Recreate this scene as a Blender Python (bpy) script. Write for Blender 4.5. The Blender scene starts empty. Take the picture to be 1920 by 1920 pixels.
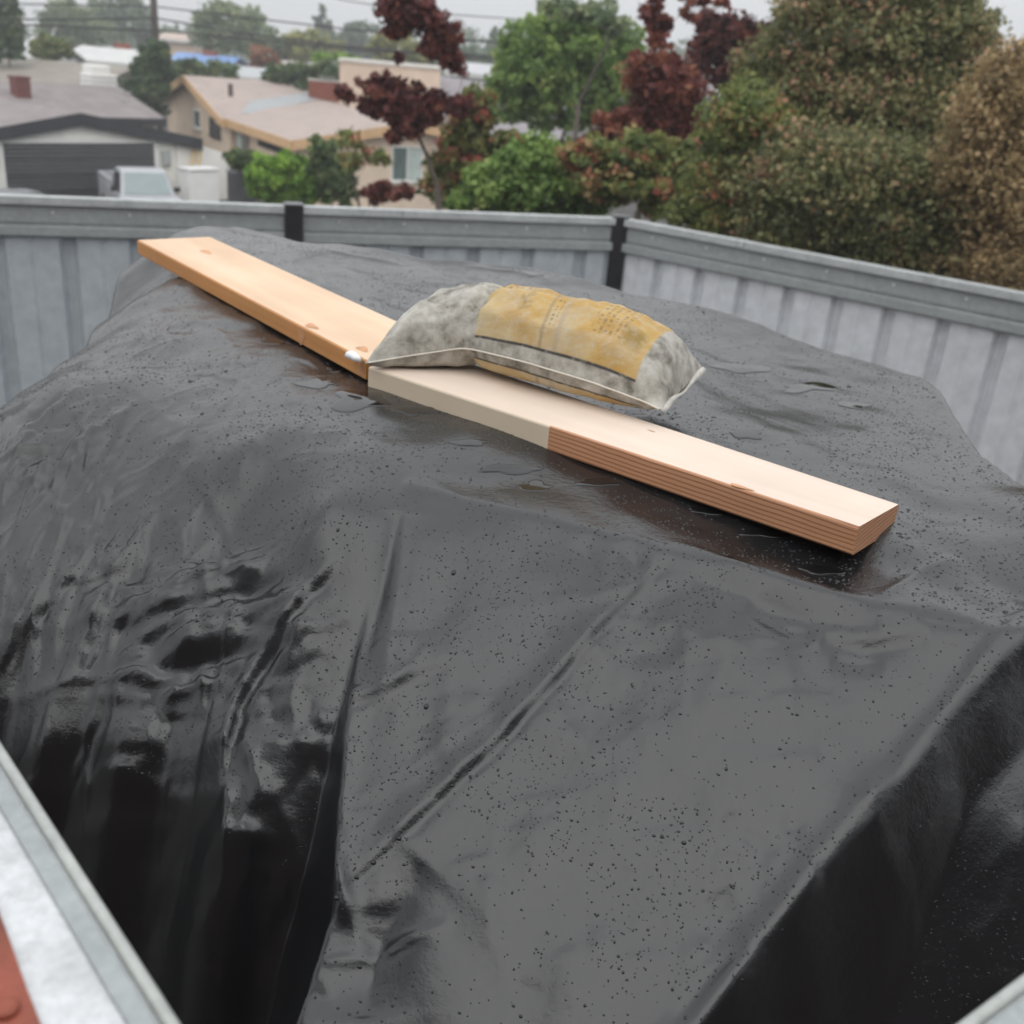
import bpy, math, random
import numpy as np
from mathutils import Matrix, Vector

random.seed(7); rng = np.random.default_rng(7)
scn = bpy.context.scene
C = scn.collection

# ------------------------------------------------------------------ camera
PITCH = math.radians(23.7); ROLL = math.radians(5.0); FP = 1920.0; EYE = 3.0
f0 = np.array([0, math.cos(PITCH), -math.sin(PITCH)]); r0 = np.array([1., 0, 0])
u0 = np.array([0, math.sin(PITCH), math.cos(PITCH)])
RR = math.cos(ROLL) * r0 + math.sin(ROLL) * u0
UU = -math.sin(ROLL) * r0 + math.cos(ROLL) * u0
eye = np.array([0, 0, EYE])
cam_d = bpy.data.cameras.new('camera'); cam = bpy.data.objects.new('camera', cam_d); C.objects.link(cam)
cam_d.sensor_width = 36; cam_d.lens = 36; cam_d.clip_start = 0.05; cam_d.clip_end = 3000
M = Matrix(((RR[0], UU[0], -f0[0], 0), (RR[1], UU[1], -f0[1], 0), (RR[2], UU[2], -f0[2], EYE), (0, 0, 0, 1)))
cam.matrix_world = M
cam_d.dof.use_dof = True; cam_d.dof.focus_distance = 1.3; cam_d.dof.aperture_fstop = 5.8
scn.camera = cam

# ------------------------------------------------------------------ sky, sun, exposure
SUN_EL, SUN_AZ = math.radians(50), math.radians(194)
world = bpy.data.worlds.new('World'); scn.world = world; world.use_nodes = True
wn = world.node_tree.nodes; wl = world.node_tree.links
for n in list(wn): wn.remove(n)
wout = wn.new('ShaderNodeOutputWorld'); bg = wn.new('ShaderNodeBackground')
sky = wn.new('ShaderNodeTexSky'); sky.sky_type = 'NISHITA'; sky.sun_disc = False
sky.sun_elevation = SUN_EL; sky.sun_rotation = SUN_AZ; sky.dust_density = 6; sky.air_density = 1.5
hs = wn.new('ShaderNodeHueSaturation'); hs.inputs['Saturation'].default_value = 0.25
# an even overcast layer: the standard overcast sky, brighter overhead than at the horizon
tc = wn.new('ShaderNodeTexCoord'); sp = wn.new('ShaderNodeSeparateXYZ')
mr = wn.new('ShaderNodeMapRange'); mr.inputs['From Min'].default_value = 0.0; mr.inputs['From Max'].default_value = 1.0
mr.inputs['To Min'].default_value = 7.3; mr.inputs['To Max'].default_value = 16.0
cloud = wn.new('ShaderNodeMix'); cloud.data_type = 'RGBA'; cloud.blend_type = 'MULTIPLY'; cloud.inputs[0].default_value = 1.0
cloud.inputs[6].default_value = (0.985, 1.0, 1.025, 1)
mx = wn.new('ShaderNodeMix'); mx.data_type = 'RGBA'; mx.inputs[0].default_value = 0.92
wl.new(sky.outputs[0], hs.inputs['Color']); wl.new(tc.outputs['Generated'], sp.inputs[0])
wl.new(sp.outputs['Z'], mr.inputs['Value']); wl.new(mr.outputs[0], cloud.inputs[7])
wl.new(hs.outputs[0], mx.inputs[6]); wl.new(cloud.outputs[2], mx.inputs[7])
wl.new(mx.outputs[2], bg.inputs['Color']); bg.inputs['Strength'].default_value = 0.11
wl.new(bg.outputs[0], wout.inputs['Surface'])
sd_ = bpy.data.lights.new('sun', 'SUN'); sun = bpy.data.objects.new('sun', sd_); C.objects.link(sun)
sd_.energy = 0.9; sd_.angle = math.radians(80); sd_.color = (1, 0.97, 0.93)
sdir = Vector((math.sin(SUN_AZ) * math.cos(SUN_EL), math.cos(SUN_AZ) * math.cos(SUN_EL), math.sin(SUN_EL)))
sun.rotation_euler = sdir.to_track_quat('Z', 'Y').to_euler()
vs = scn.view_settings; vs.view_transform = 'Standard'; vs.look = 'None'; vs.exposure = 0.15; vs.gamma = 1.0
vs.use_curve_mapping = False

# ------------------------------------------------------------------ helpers
def ray(x, y): return f0 + (x - 960) / FP * RR - (y - 960) / FP * UU
def wz(x, y, z):
    d = ray(x, y); return eye + d * ((z - EYE) / d[2])
def wy(x, y, Y):
    d = ray(x, y); return eye + d * (Y / d[1])
def wplane(x, y, p, n):
    d = ray(x, y); t = ((np.array(p) - eye) @ n) / (d @ n); return eye + d * t
def project(P):
    v = np.asarray(P) - eye; c = v @ f0
    return 960 + FP * (v @ RR) / c, 960 - FP * (v @ UU) / c

def tag(o, label=None, cat=None, group=None, kind=None):
    if label: o['label'] = label
    if cat: o['category'] = cat
    if group: o['group'] = group
    if kind: o['kind'] = kind
    return o
def empty(name, loc, label=None, cat=None, group=None):
    o = bpy.data.objects.new(name, None); C.objects.link(o); o.location = Vector([float(a) for a in loc]); o.empty_display_size = .1
    return tag(o, label, cat, group)
def mesh_obj(name, V, Fc, mat, parent=None, smooth=False, uv=None, tint=None):
    me = bpy.data.meshes.new(name)
    me.from_pydata([tuple(map(float, v)) for v in V], [], [tuple(int(i) for i in f) for f in Fc])
    if smooth: me.polygons.foreach_set('use_smooth', [True] * len(me.polygons))
    me.update()
    return link(name, me, mat, parent)
def link(name, me, mat, parent=None):
    o = bpy.data.objects.new(name, me); C.objects.link(o)
    if mat is not None:
        for m in (mat if isinstance(mat, (list, tuple)) else [mat]): me.materials.append(m)
    if parent is not None:
        o.parent = parent; 
        o.matrix_parent_inverse = Matrix.Translation(-Vector(parent.location)) if parent.parent is None else Matrix()
    return o
def fast_mesh(name, V, Fc, mat, parent=None, smooth=False, tint=None):
    """V (n,3) array, Fc (m,k) array of equal-size polygons"""
    V = np.ascontiguousarray(V, dtype=np.float32); Fc = np.ascontiguousarray(Fc, dtype=np.int32)
    me = bpy.data.meshes.new(name)
    me.vertices.add(len(V)); me.vertices.foreach_set('co', V.ravel())
    k = Fc.shape[1]
    me.loops.add(Fc.size); me.loops.foreach_set('vertex_index', Fc.ravel())
    me.polygons.add(len(Fc)); me.polygons.foreach_set('loop_start', np.arange(0, Fc.size, k, dtype=np.int32))
    if smooth: me.polygons.foreach_set('use_smooth', np.ones(len(Fc), dtype=bool))
    me.update(calc_edges=True); me.validate()
    if tint is not None:
        a = me.attributes.new('tint', 'FLOAT', 'FACE'); a.data.foreach_set('value', np.asarray(tint, dtype=np.float32))
    return link(name, me, mat, parent)

class MB:
    def __init__(s): s.V = []; s.F = []
    def add(s, V, F):
        b = len(s.V); s.V += [tuple(map(float, v)) for v in V]; s.F += [tuple(i + b for i in f) for f in F]; return s
    def box(s, o, a, b, c, bev=0.0):
        """box from corner o with edge vectors a, b, c"""
        o, a, b, c = [np.array(t, float) for t in (o, a, b, c)]
        if np.dot(np.cross(a, b), c) < 0: a, b = b, a
        V = [o, o + a, o + a + b, o + b, o + c, o + a + c, o + a + b + c, o + b + c]
        return s.add(V, [(0, 3, 2, 1), (4, 5, 6, 7), (0, 1, 5, 4), (1, 2, 6, 5), (2, 3, 7, 6), (3, 0, 4, 7)])
    def cbox(s, c, h):
        c = np.array(c, float); h = np.array(h, float)
        return s.box(c - h, (2 * h[0], 0, 0), (0, 2 * h[1], 0), (0, 0, 2 * h[2]))
    def tube(s, pts, rad, n=8, cap=True):
        pts = [np.array(p, float) for p in pts]; rad = rad if hasattr(rad, '__len__') else [rad] * len(pts)
        b = len(s.V); up = np.array([0, 0, 1.])
        for i, p in enumerate(pts):
            d = pts[min(i + 1, len(pts) - 1)] - pts[max(i - 1, 0)]; d = d / (np.linalg.norm(d) + 1e-9)
            ref = up if abs(d[2]) < .9 else np.array([1., 0, 0])
            x = np.cross(d, ref); x /= np.linalg.norm(x); y = np.cross(d, x)
            for k in range(n):
                a = 2 * math.pi * k / n; s.V.append(tuple(p + rad[i] * (math.cos(a) * x + math.sin(a) * y)))
        for i in range(len(pts) - 1):
            for k in range(n):
                k2 = (k + 1) % n; s.F.append((b + i * n + k, b + (i + 1) * n + k, b + (i + 1) * n + k2, b + i * n + k2))
        if cap:
            s.F.append(tuple(b + k for k in range(n))); s.F.append(tuple(b + (len(pts) - 1) * n + k for k in reversed(range(n))))
        return s
    def slab(s, poly, off):
        """polygon (list of points) thickened by the vector off"""
        P = [np.array(p, float) for p in poly]; Q = [p + np.array(off, float) for p in P]; n = len(P)
        return s.add(P + Q, [tuple(reversed(range(n))), tuple(range(n, 2 * n))] + [(i, (i + 1) % n, n + (i + 1) % n, n + i) for i in range(n)])
    def build(s, name, mat, parent=None, smooth=False): return mesh_obj(name, s.V, s.F, mat, parent, smooth)
def bevel(o, w, seg=2):
    m = o.modifiers.new('bevel', 'BEVEL'); m.width = w; m.segments = seg; m.limit_method = 'ANGLE'; return o

# ------------------------------------------------------------------ materials
MATS = {}
def nmat(name):
    m = bpy.data.materials.new(name); m.use_nodes = True; nt = m.node_tree
    b = nt.nodes['Principled BSDF']; return m, nt, b
def N(nt, t, **kw):
    n = nt.nodes.new(t)
    for k, v in kw.items(): setattr(n, k, v)
    return n
def noise(nt, scale, detail=4, rough=.55, coord='Object', vec=None, stretch=None):
    t = N(nt, 'ShaderNodeTexNoise'); t.inputs['Scale'].default_value = scale; t.inputs['Detail'].default_value = detail; t.inputs['Roughness'].default_value = rough
    if vec is None:
        c = N(nt, 'ShaderNodeTexCoord'); vec = c.outputs[coord]
    if stretch:
        mp = N(nt, 'ShaderNodeMapping'); mp.inputs['Scale'].default_value = stretch; nt.links.new(vec, mp.inputs['Vector']); vec = mp.outputs[0]
    nt.links.new(vec, t.inputs['Vector']); return t
def ramp(nt, fac, stops):
    r = N(nt, 'ShaderNodeValToRGB'); e = r.color_ramp.elements
    while len(e) < len(stops): e.new(.5)
    for i, (p, c) in enumerate(stops): e[i].position = p; e[i].color = (*c, 1) if len(c) == 3 else c
    nt.links.new(fac, r.inputs['Fac']); return r
def bump(nt, b, h, strength, dist):
    n = N(nt, 'ShaderNodeBump'); n.inputs['Strength'].default_value = strength; n.inputs['Distance'].default_value = dist
    nt.links.new(h, n.inputs['Height']); nt.links.new(n.outputs[0], b.inputs['Normal']); return n
def simple(name, c, rough=.7, var=.25, scale=6, metallic=0, bumpd=0, stretch=None, spec=None):
    if name in MATS: return MATS[name]
    m, nt, b = nmat(name); c = np.array(c)
    t = noise(nt, scale, 5, .6, stretch=stretch)
    r = ramp(nt, t.outputs['Fac'], [(.3, c * (1 - var)), (.7, np.minimum(c * (1 + var), 1))])
    nt.links.new(r.outputs[0], b.inputs['Base Color']); b.inputs['Roughness'].default_value = rough; b.inputs['Metallic'].default_value = metallic
    if spec is not None: b.inputs['Specular IOR Level'].default_value = spec
    if bumpd: bump(nt, b, t.outputs['Fac'], .5, bumpd)
    MATS[name] = m; return m

# ------------------------------------------------------------------ the setting: terrain
def terrain():
    xs = np.concatenate([np.linspace(-410, -60, 12), np.linspace(-50, 50, 41), np.linspace(60, 410, 12)])
    ys = np.concatenate([np.linspace(-240, -10, 10), np.linspace(-6, 40, 47), np.linspace(50, 540, 22)])
    X, Y = np.meshgrid(xs, ys)
    t = np.clip((Y - 10.3 - np.clip(np.abs(X) - 8, 0, 99) * .1) / 9, 0, 1); t = t * t * (3 - 2 * t)
    Z = -3.0 * t
    nx = len(xs); V = np.stack([X, Y, Z], -1).reshape(-1, 3)
    I = np.arange(len(V)).reshape(X.shape)
    Fc = np.stack([I[:-1, :-1], I[:-1, 1:], I[1:, 1:], I[1:, :-1]], -1).reshape(-1, 4)
    m, nt, b = nmat('ground')
    t1 = noise(nt, .6, 8, .65); r = ramp(nt, t1.outputs['Fac'], [(.3, (.022, .020, .018)), (.55, (.04, .037, .033)), (.75, (.034, .04, .022))])
    nt.links.new(r.outputs[0], b.inputs['Base Color']); b.inputs['Roughness'].default_value = .8
    t2 = noise(nt, 14, 6); bump(nt, b, t2.outputs['Fac'], .6, .03)
    o = fast_mesh('ground', V, Fc, m, smooth=True); tag(o, 'dark wet yard ground falling away behind the fence', kind='structure')
terrain()

# ------------------------------------------------------------------ the black plastic sheet over the stack
GX0, GX1, GY0, GY1, GS = -1.9, 1.42, 0.25, 3.60, 0.0042
gx = np.arange(GX0, GX1, GS); gy = np.arange(GY0, GY1, GS)
X, Y = np.meshgrid(gx, gy)
def rbf(pts, X, Y):
    pts = np.array(pts); P = pts[:, :2]; z = pts[:, 2]
    n = len(P); D = np.linalg.norm(P[:, None] - P[None], axis=2)
    A = np.zeros((n + 3, n + 3)); A[:n, :n] = D; A[:n, n] = 1; A[:n, n + 1:] = P; A[n, :n] = 1; A[n + 1:, :n] = P.T
    w = np.linalg.solve(A, np.concatenate([z, np.zeros(3)]))
    out = np.full(X.shape, w[n]) + w[n + 1] * X + w[n + 2] * Y
    for i in range(n): out += w[i] * np.hypot(X - P[i, 0], Y - P[i, 1])
    return out
def blur(Z, s):
    k = int(3 * s + 1); w = np.exp(-.5 * (np.arange(-k, k + 1) / s) ** 2); w /= w.sum()
    Zp = np.pad(Z, k, mode='edge')
    Zp = sum(w[i] * Zp[i:i + Z.shape[0], :] for i in range(2 * k + 1))
    return sum(w[i] * Zp[:, i:i + Z.shape[1]] for i in range(2 * k + 1))
def smax(a, b, k): d = np.clip(.5 + .5 * (a - b) / k, 0, 1); return b * (1 - d) + a * d + k * d * (1 - d)
def smin(a, b, k): return -smax(-a, -b, k)
def px(l, ):
    out = []
    for x, y, z in l: p = wz(x, y, EYE + z); out.append((p[0], p[1], z))
    return out
def poly_sd(poly, X, Y):
    """signed distance to closed polygon, positive outside"""
    P = np.array(poly); n = len(P); d = np.full(X.shape, 1e9); inside = np.zeros(X.shape, bool)
    for i in range(n):
        a, b = P[i], P[(i + 1) % n]; ab = b - a
        t = np.clip(((X - a[0]) * ab[0] + (Y - a[1]) * ab[1]) / (ab @ ab), 0, 1)
        d = np.minimum(d, np.hypot(X - a[0] - t * ab[0], Y - a[1] - t * ab[1]))
        c = (a[1] > Y) != (b[1] > Y)
        xi = a[0] + (Y - a[1]) / (ab[1] if abs(ab[1]) > 1e-9 else 1e-9) * ab[0]
        inside ^= c & (X < xi)
    return np.where(inside, -d, d)
def side_line(l, X, Y):
    """signed distance to an open polyline, positive on its left"""
    P = np.array(l)[:, :2]; best = np.full(X.shape, 1e9); sg = np.ones(X.shape)
    for i in range(len(P) - 1):
        a, b = P[i], P[i + 1]; ab = b - a; L = np.hypot(*ab)
        t = ((X - a[0]) * ab[0] + (Y - a[1]) * ab[1]) / (L * L)
        if i > 0: t = np.maximum(t, 0)
        if i < len(P) - 2: t = np.minimum(t, 1)
        d = np.hypot(X - a[0] - t * ab[0], Y - a[1] - t * ab[1])
        s = np.sign(ab[0] * (Y - a[1]) - ab[1] * (X - a[0]))
        m = d < best; best = np.where(m, d, best); sg = np.where(m, s, sg)
    return best * sg

TOP = px([  # flat top of the stack (pixel, height below the eye)
    (372, 420, -.53), (440, 424, -.55), (560, 452, -.56), (800, 487, -.56), (1000, 502, -.56), (1180, 550, -.56), (1550, 657, -.56), (1728, 712, -.56),
    (1760, 735, -.56), (1838, 850, -.56), (1915, 905, -.56), (320, 440, -.56), (500, 560, -.562), (600, 560, -.562), (700, 560, -.562), (900, 560, -.565), (690, 700, -.565),
    (1100, 620, -.562), (1300, 660, -.565), (1500, 760, -.57), (1650, 850, -.565), (1300, 820, -.56), (1000, 700, -.562), (850, 760, -.565), (1000, 880, -.572),
    (1300, 960, -.575), (1500, 1040, -.585), (1630, 1080, -.59), (1750, 960, -.57), (1880, 990, -.56), (290, 470, -.56), (320, 520, -.562), (400, 620, -.57), (500, 700, -.57), (600, 800, -.572),
    (700, 880, -.575), (300, 700, -.60), (450, 850, -.595), (600, 950, -.60),
    (262, 560, -.585), (235, 615, -.60), (195, 645, -.61)])
# the left shoulder: an easier slope falling to the left and towards the eye
_p2 = wz(400, 800, EYE - .60); _d2 = np.array([-.5, -.866])
def on_plane2(x, y, deg=30, off=0):
    s_ = math.tan(math.radians(deg)); n = np.array([_d2[0] * s_, _d2[1] * s_, 1.]); d = ray(x, y)
    p = eye + d * (((_p2 + np.array([0, 0, off]) - eye) @ n) / (d @ n)); return (p[0], p[1], p[2] - EYE)
TOP += [on_plane2(x, y, 27) for x, y in [(120, 715), (40, 790), (250, 800), (150, 850), (330, 920), (0, 860)]]
TOP += [on_plane2(x, y, 31) for x, y in [(80, 920), (0, 960), (230, 980), (120, 1020), (0, 1080), (420, 1010), (330, 1090), (500, 1100), (560, 1140)]]
TOP += [on_plane2(x, y, 35) for x, y in [(220, 1150), (100, 1180), (0, 1220), (420, 1190), (500, 1220), (330, 1220)]]
TOP += [on_plane2(x, y, 37) for x, y in [(300, 1240), (430, 1290), (470, 1380), (530, 1340), (-120, 1000), (-120, 1250)]]
TOP += px([(245, 520, -.70), (205, 612, -.72), (160, 668, -.69), (70, 722, -.655), (0, 764, -.68), (-80, 830, -.74), (-150, 950, -.84)])
PL = np.array([(p[0], p[1], p[2]) for p in TOP])
# steep hanging part at lower left: each pixel column continues below the break line
low = []
for (bx, by) in [(560, 1410), (500, 1480), (440, 1450), (400, 1330), (350, 1300), (270, 1330), (190, 1270), (110, 1320), (40, 1260), (-40, 1320), (-150, 1350)]:
    p = on_plane2(bx, by, 38); bz = p[2]; n = np.array([-.32, -.95])
    low.append(p)
    for k, dr in ((.03, .03), (.07, .10), (.12, .26), (.19, .56), (.30, 1.05)): low.append((p[0] + n[0] * k, p[1] + n[1] * k, bz - dr))
TOP += low
# under the front sheet (hidden): keep it low
rid = np.array([.243, 1.225]); dh = np.array([-.36, -.933]); slope = math.tan(math.radians(36))
def zpl(x, y): return -.585 - slope * ((x - rid[0]) * dh[0] + (y - rid[1]) * dh[1])
TOP += [(x, y, zpl(x, y) - o) for x, y, o in [(.1, 1.13, .05), (.3, 1.05, .06), (.55, .98, .06), (-.05, 1.08, .09), (.1, .95, .16), (.4, .85, .18), (-.05, .9, .18), (.0, .75, .25), (.25, .7, .25), (-.12, .8, .25), (-.2, .6, .5), (.2, .45, .4), (.6, .8, .25), (.8, 1.0, .12), (.95, 1.2, .06), (1.0, .7, .4)]]
TOP += [(-.6, .3, -2.3), (.4, .2, -2.1), (1.2, .3, -2.2), (-1.4, .4, -2.3), (-1.8, .6, -2.4)]
A = rbf(TOP, X, Y)
A = blur(A, 3.0)
REAR = [wz(x, y, EYE + z)[:2] for x, y, z in [(1915, 905, -.56), (1838, 850, -.56), (1760, 735, -.56), (1728, 712, -.56), (1550, 657, -.56), (1180, 550, -.56), (1000, 502, -.56), (800, 487, -.56), (560, 452, -.56), (440, 424, -.55), (372, 420, -.53), (325, 432, -.55), (285, 455, -.60), (252, 500, -.67), (205, 612, -.72), (160, 668, -.69), (70, 722, -.66), (0, 764, -.685), (-90, 830, -.75), (-200, 1000, -.9), (-260, 1300, -1.1)]]
REAR = [np.array([1.42, .55]), np.array([1.02, 1.28]), np.array([.88, 1.45])] + REAR + [np.array([-1.35, .2]), np.array([-1.2, -.3]), np.array([1.42, -.3])]
sdo = poly_sd(REAR, X, Y)
fall = np.where(sdo > 0, 3.2 * sdo * np.clip(sdo / .03, 0, 1) ** .6, 0)
# the front sheet: a plane rising to the front ridge of the stack
rid = np.array([.243, 1.225]); dh = np.array([-.36, -.933]); slope = math.tan(math.radians(36))
dist = (X - rid[0]) * dh[0] + (Y - rid[1]) * dh[1]
plane = -.585 - slope * dist
def on_plane(x, y, off=0):
    d = ray(x, y); n = np.array([dh[0] * slope, dh[1] * slope, 1.0]); p0 = np.array([rid[0], rid[1], EYE - .585 + off])
    return eye + d * (((p0 - eye) @ n) / (d @ n))
ledge = [on_plane(x, y)[:2] for x, y in [(735, 985), (700, 1110), (672, 1230), (652, 1330), (642, 1450), (634, 1560), (628, 1690), (590, 1810), (555, 1930), (470, 2150)]]
redge = [on_plane(x, y)[:2] for x, y in [(2150, 930), (1925, 1190), (1820, 1305), (1700, 1440), (1540, 1620), (1430, 1760), (1310, 1925), (1150, 2150)]]
sl = side_line(ledge, X, Y)     # travelling towards the eye: left of the line is +x (the sheet side)
sr = side_line(redge, X, Y)     # positive = left = right-hand side of the fold
B = smin(plane, A * 0 - .578 - .02 * np.clip(dist * -1, 0, 1), .007)
left_out = np.clip(-sl, 0, None); right_out = np.clip(-sr if sr[np.argmin(abs(gy - .9)), np.argmin(abs(gx - .9))] < 0 else sr, 0, None)
if sl[np.argmin(abs(gy - .9)), np.argmin(abs(gx - .1))] < 0: left_out = np.clip(sl, 0, None)
B = B - left_out * 3.2 - .35 * right_out - np.clip(right_out - .01, 0, None) * (1.2 + 1.0 * np.clip((1.05 - Y) / .35, 0, 1))
# a roll along the right fold
B = B + .010 * np.exp(-(right_out / .012) ** 2) * (sr * 0 + 1) * np.exp(-(np.minimum(np.abs(sr), .1) / .02) ** 2)
H = smax(A, B, .009) - fall
H = blur(H, .8)

def sample(Z, x, y):
    i = np.clip((y - GY0) / GS, 0, len(gy) - 1.001); j = np.clip((x - GX0) / GS, 0, len(gx) - 1.001)
    i0 = np.floor(i).astype(int); j0 = np.floor(j).astype(int); a = i - i0; b = j - j0
    return Z[i0, j0] * (1 - a) * (1 - b) + Z[i0 + 1, j0] * a * (1 - b) + Z[i0, j0 + 1] * (1 - a) * b + Z[i0 + 1, j0 + 1] * a * b
def hit(x, y, Z=None):
    """where the line of sight through a pixel meets the sheet (plan coordinates)"""
    Z = H if Z is None else Z
    d = ray(x, y); t = np.linspace(.5, 4.5, 2500); P = d[None] * t[:, None]
    ok = (P[:, 0] > GX0) & (P[:, 0] < GX1 - GS) & (P[:, 1] > GY0) & (P[:, 1] < GY1 - GS)
    below = ok & (P[:, 2] < sample(Z, P[:, 0], P[:, 1]))
    k = np.argmax(below)
    return P[k, :2] if below.any() else None

# soft noise fields
def vnoise(X, Y, scale, seed, sx=1, sy=1, ang=0):
    g = np.random.default_rng(seed).normal(size=(256, 256))
    c, s = math.cos(ang), math.sin(ang)
    u = ((X * c + Y * s) * sx / scale + 77.3); v = ((-X * s + Y * c) * sy / scale + 31.7)
    i = np.floor(u).astype(int); j = np.floor(v).astype(int); a = u - i; b = v - j
    a = a * a * a * (a * (6 * a - 15) + 10); b = b * b * b * (b * (6 * b - 15) + 10)
    i %= 256; j %= 256; i1 = (i + 1) % 256; j1 = (j + 1) % 256
    return g[i, j] * (1 - a) * (1 - b) + g[i1, j] * a * (1 - b) + g[i, j1] * (1 - a) * b + g[i1, j1] * a * b
def bump_at(x, y, r):
    p = hit(x, y); return np.exp(-((X - p[0]) ** 2 + (Y - p[1]) ** 2) / (r * r)) if p is not None else 0 * X

D = np.zeros_like(H)
topmask = np.clip(1 - np.abs(H + .565) / .05, 0, 1)
D += (.0040 - .0020 * topmask) * vnoise(X, Y, .17, 1) + (.0020 - .0008 * topmask) * vnoise(X, Y, .07, 2) + .006 * (1 - topmask) * vnoise(X, Y, .30, 5)
D += .0016 * vnoise(X, Y, .05, 3, sx=1, sy=.35, ang=.6) * (1 - .5 * topmask)
# crinkled zone at the left
cr = np.clip(sum(bump_at(x, y, r) for x, y, r in [(120, 1080, .20), (30, 1000, .18), (250, 1150, .17), (330, 1230, .14), (60, 1200, .2), (420, 1250, .12), (100, 920, .15), (330, 1130, .12)]), 0, 1)
def ridged(sc, seed, **k):
    n = vnoise(X + .012 * vnoise(X, Y, .09, seed + 50), Y + .012 * vnoise(X, Y, .09, seed + 51), sc, seed, **k); return (1 - np.minimum(np.abs(n) * 1.5, 1)) ** 2
D += cr * (.004 * ridged(.10, 11, sx=1, sy=.30, ang=1.25) + .0025 * ridged(.05, 12, sx=1, sy=.25, ang=-.15))
cr2 = np.clip(sum(bump_at(x, y, .16) for x, y in [(300, 950), (400, 1050), (200, 800), (450, 1150)]), 0, 1)
D += cr2 * .003 * ridged(.08, 14, sx=1, sy=.3, ang=.7)
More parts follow.
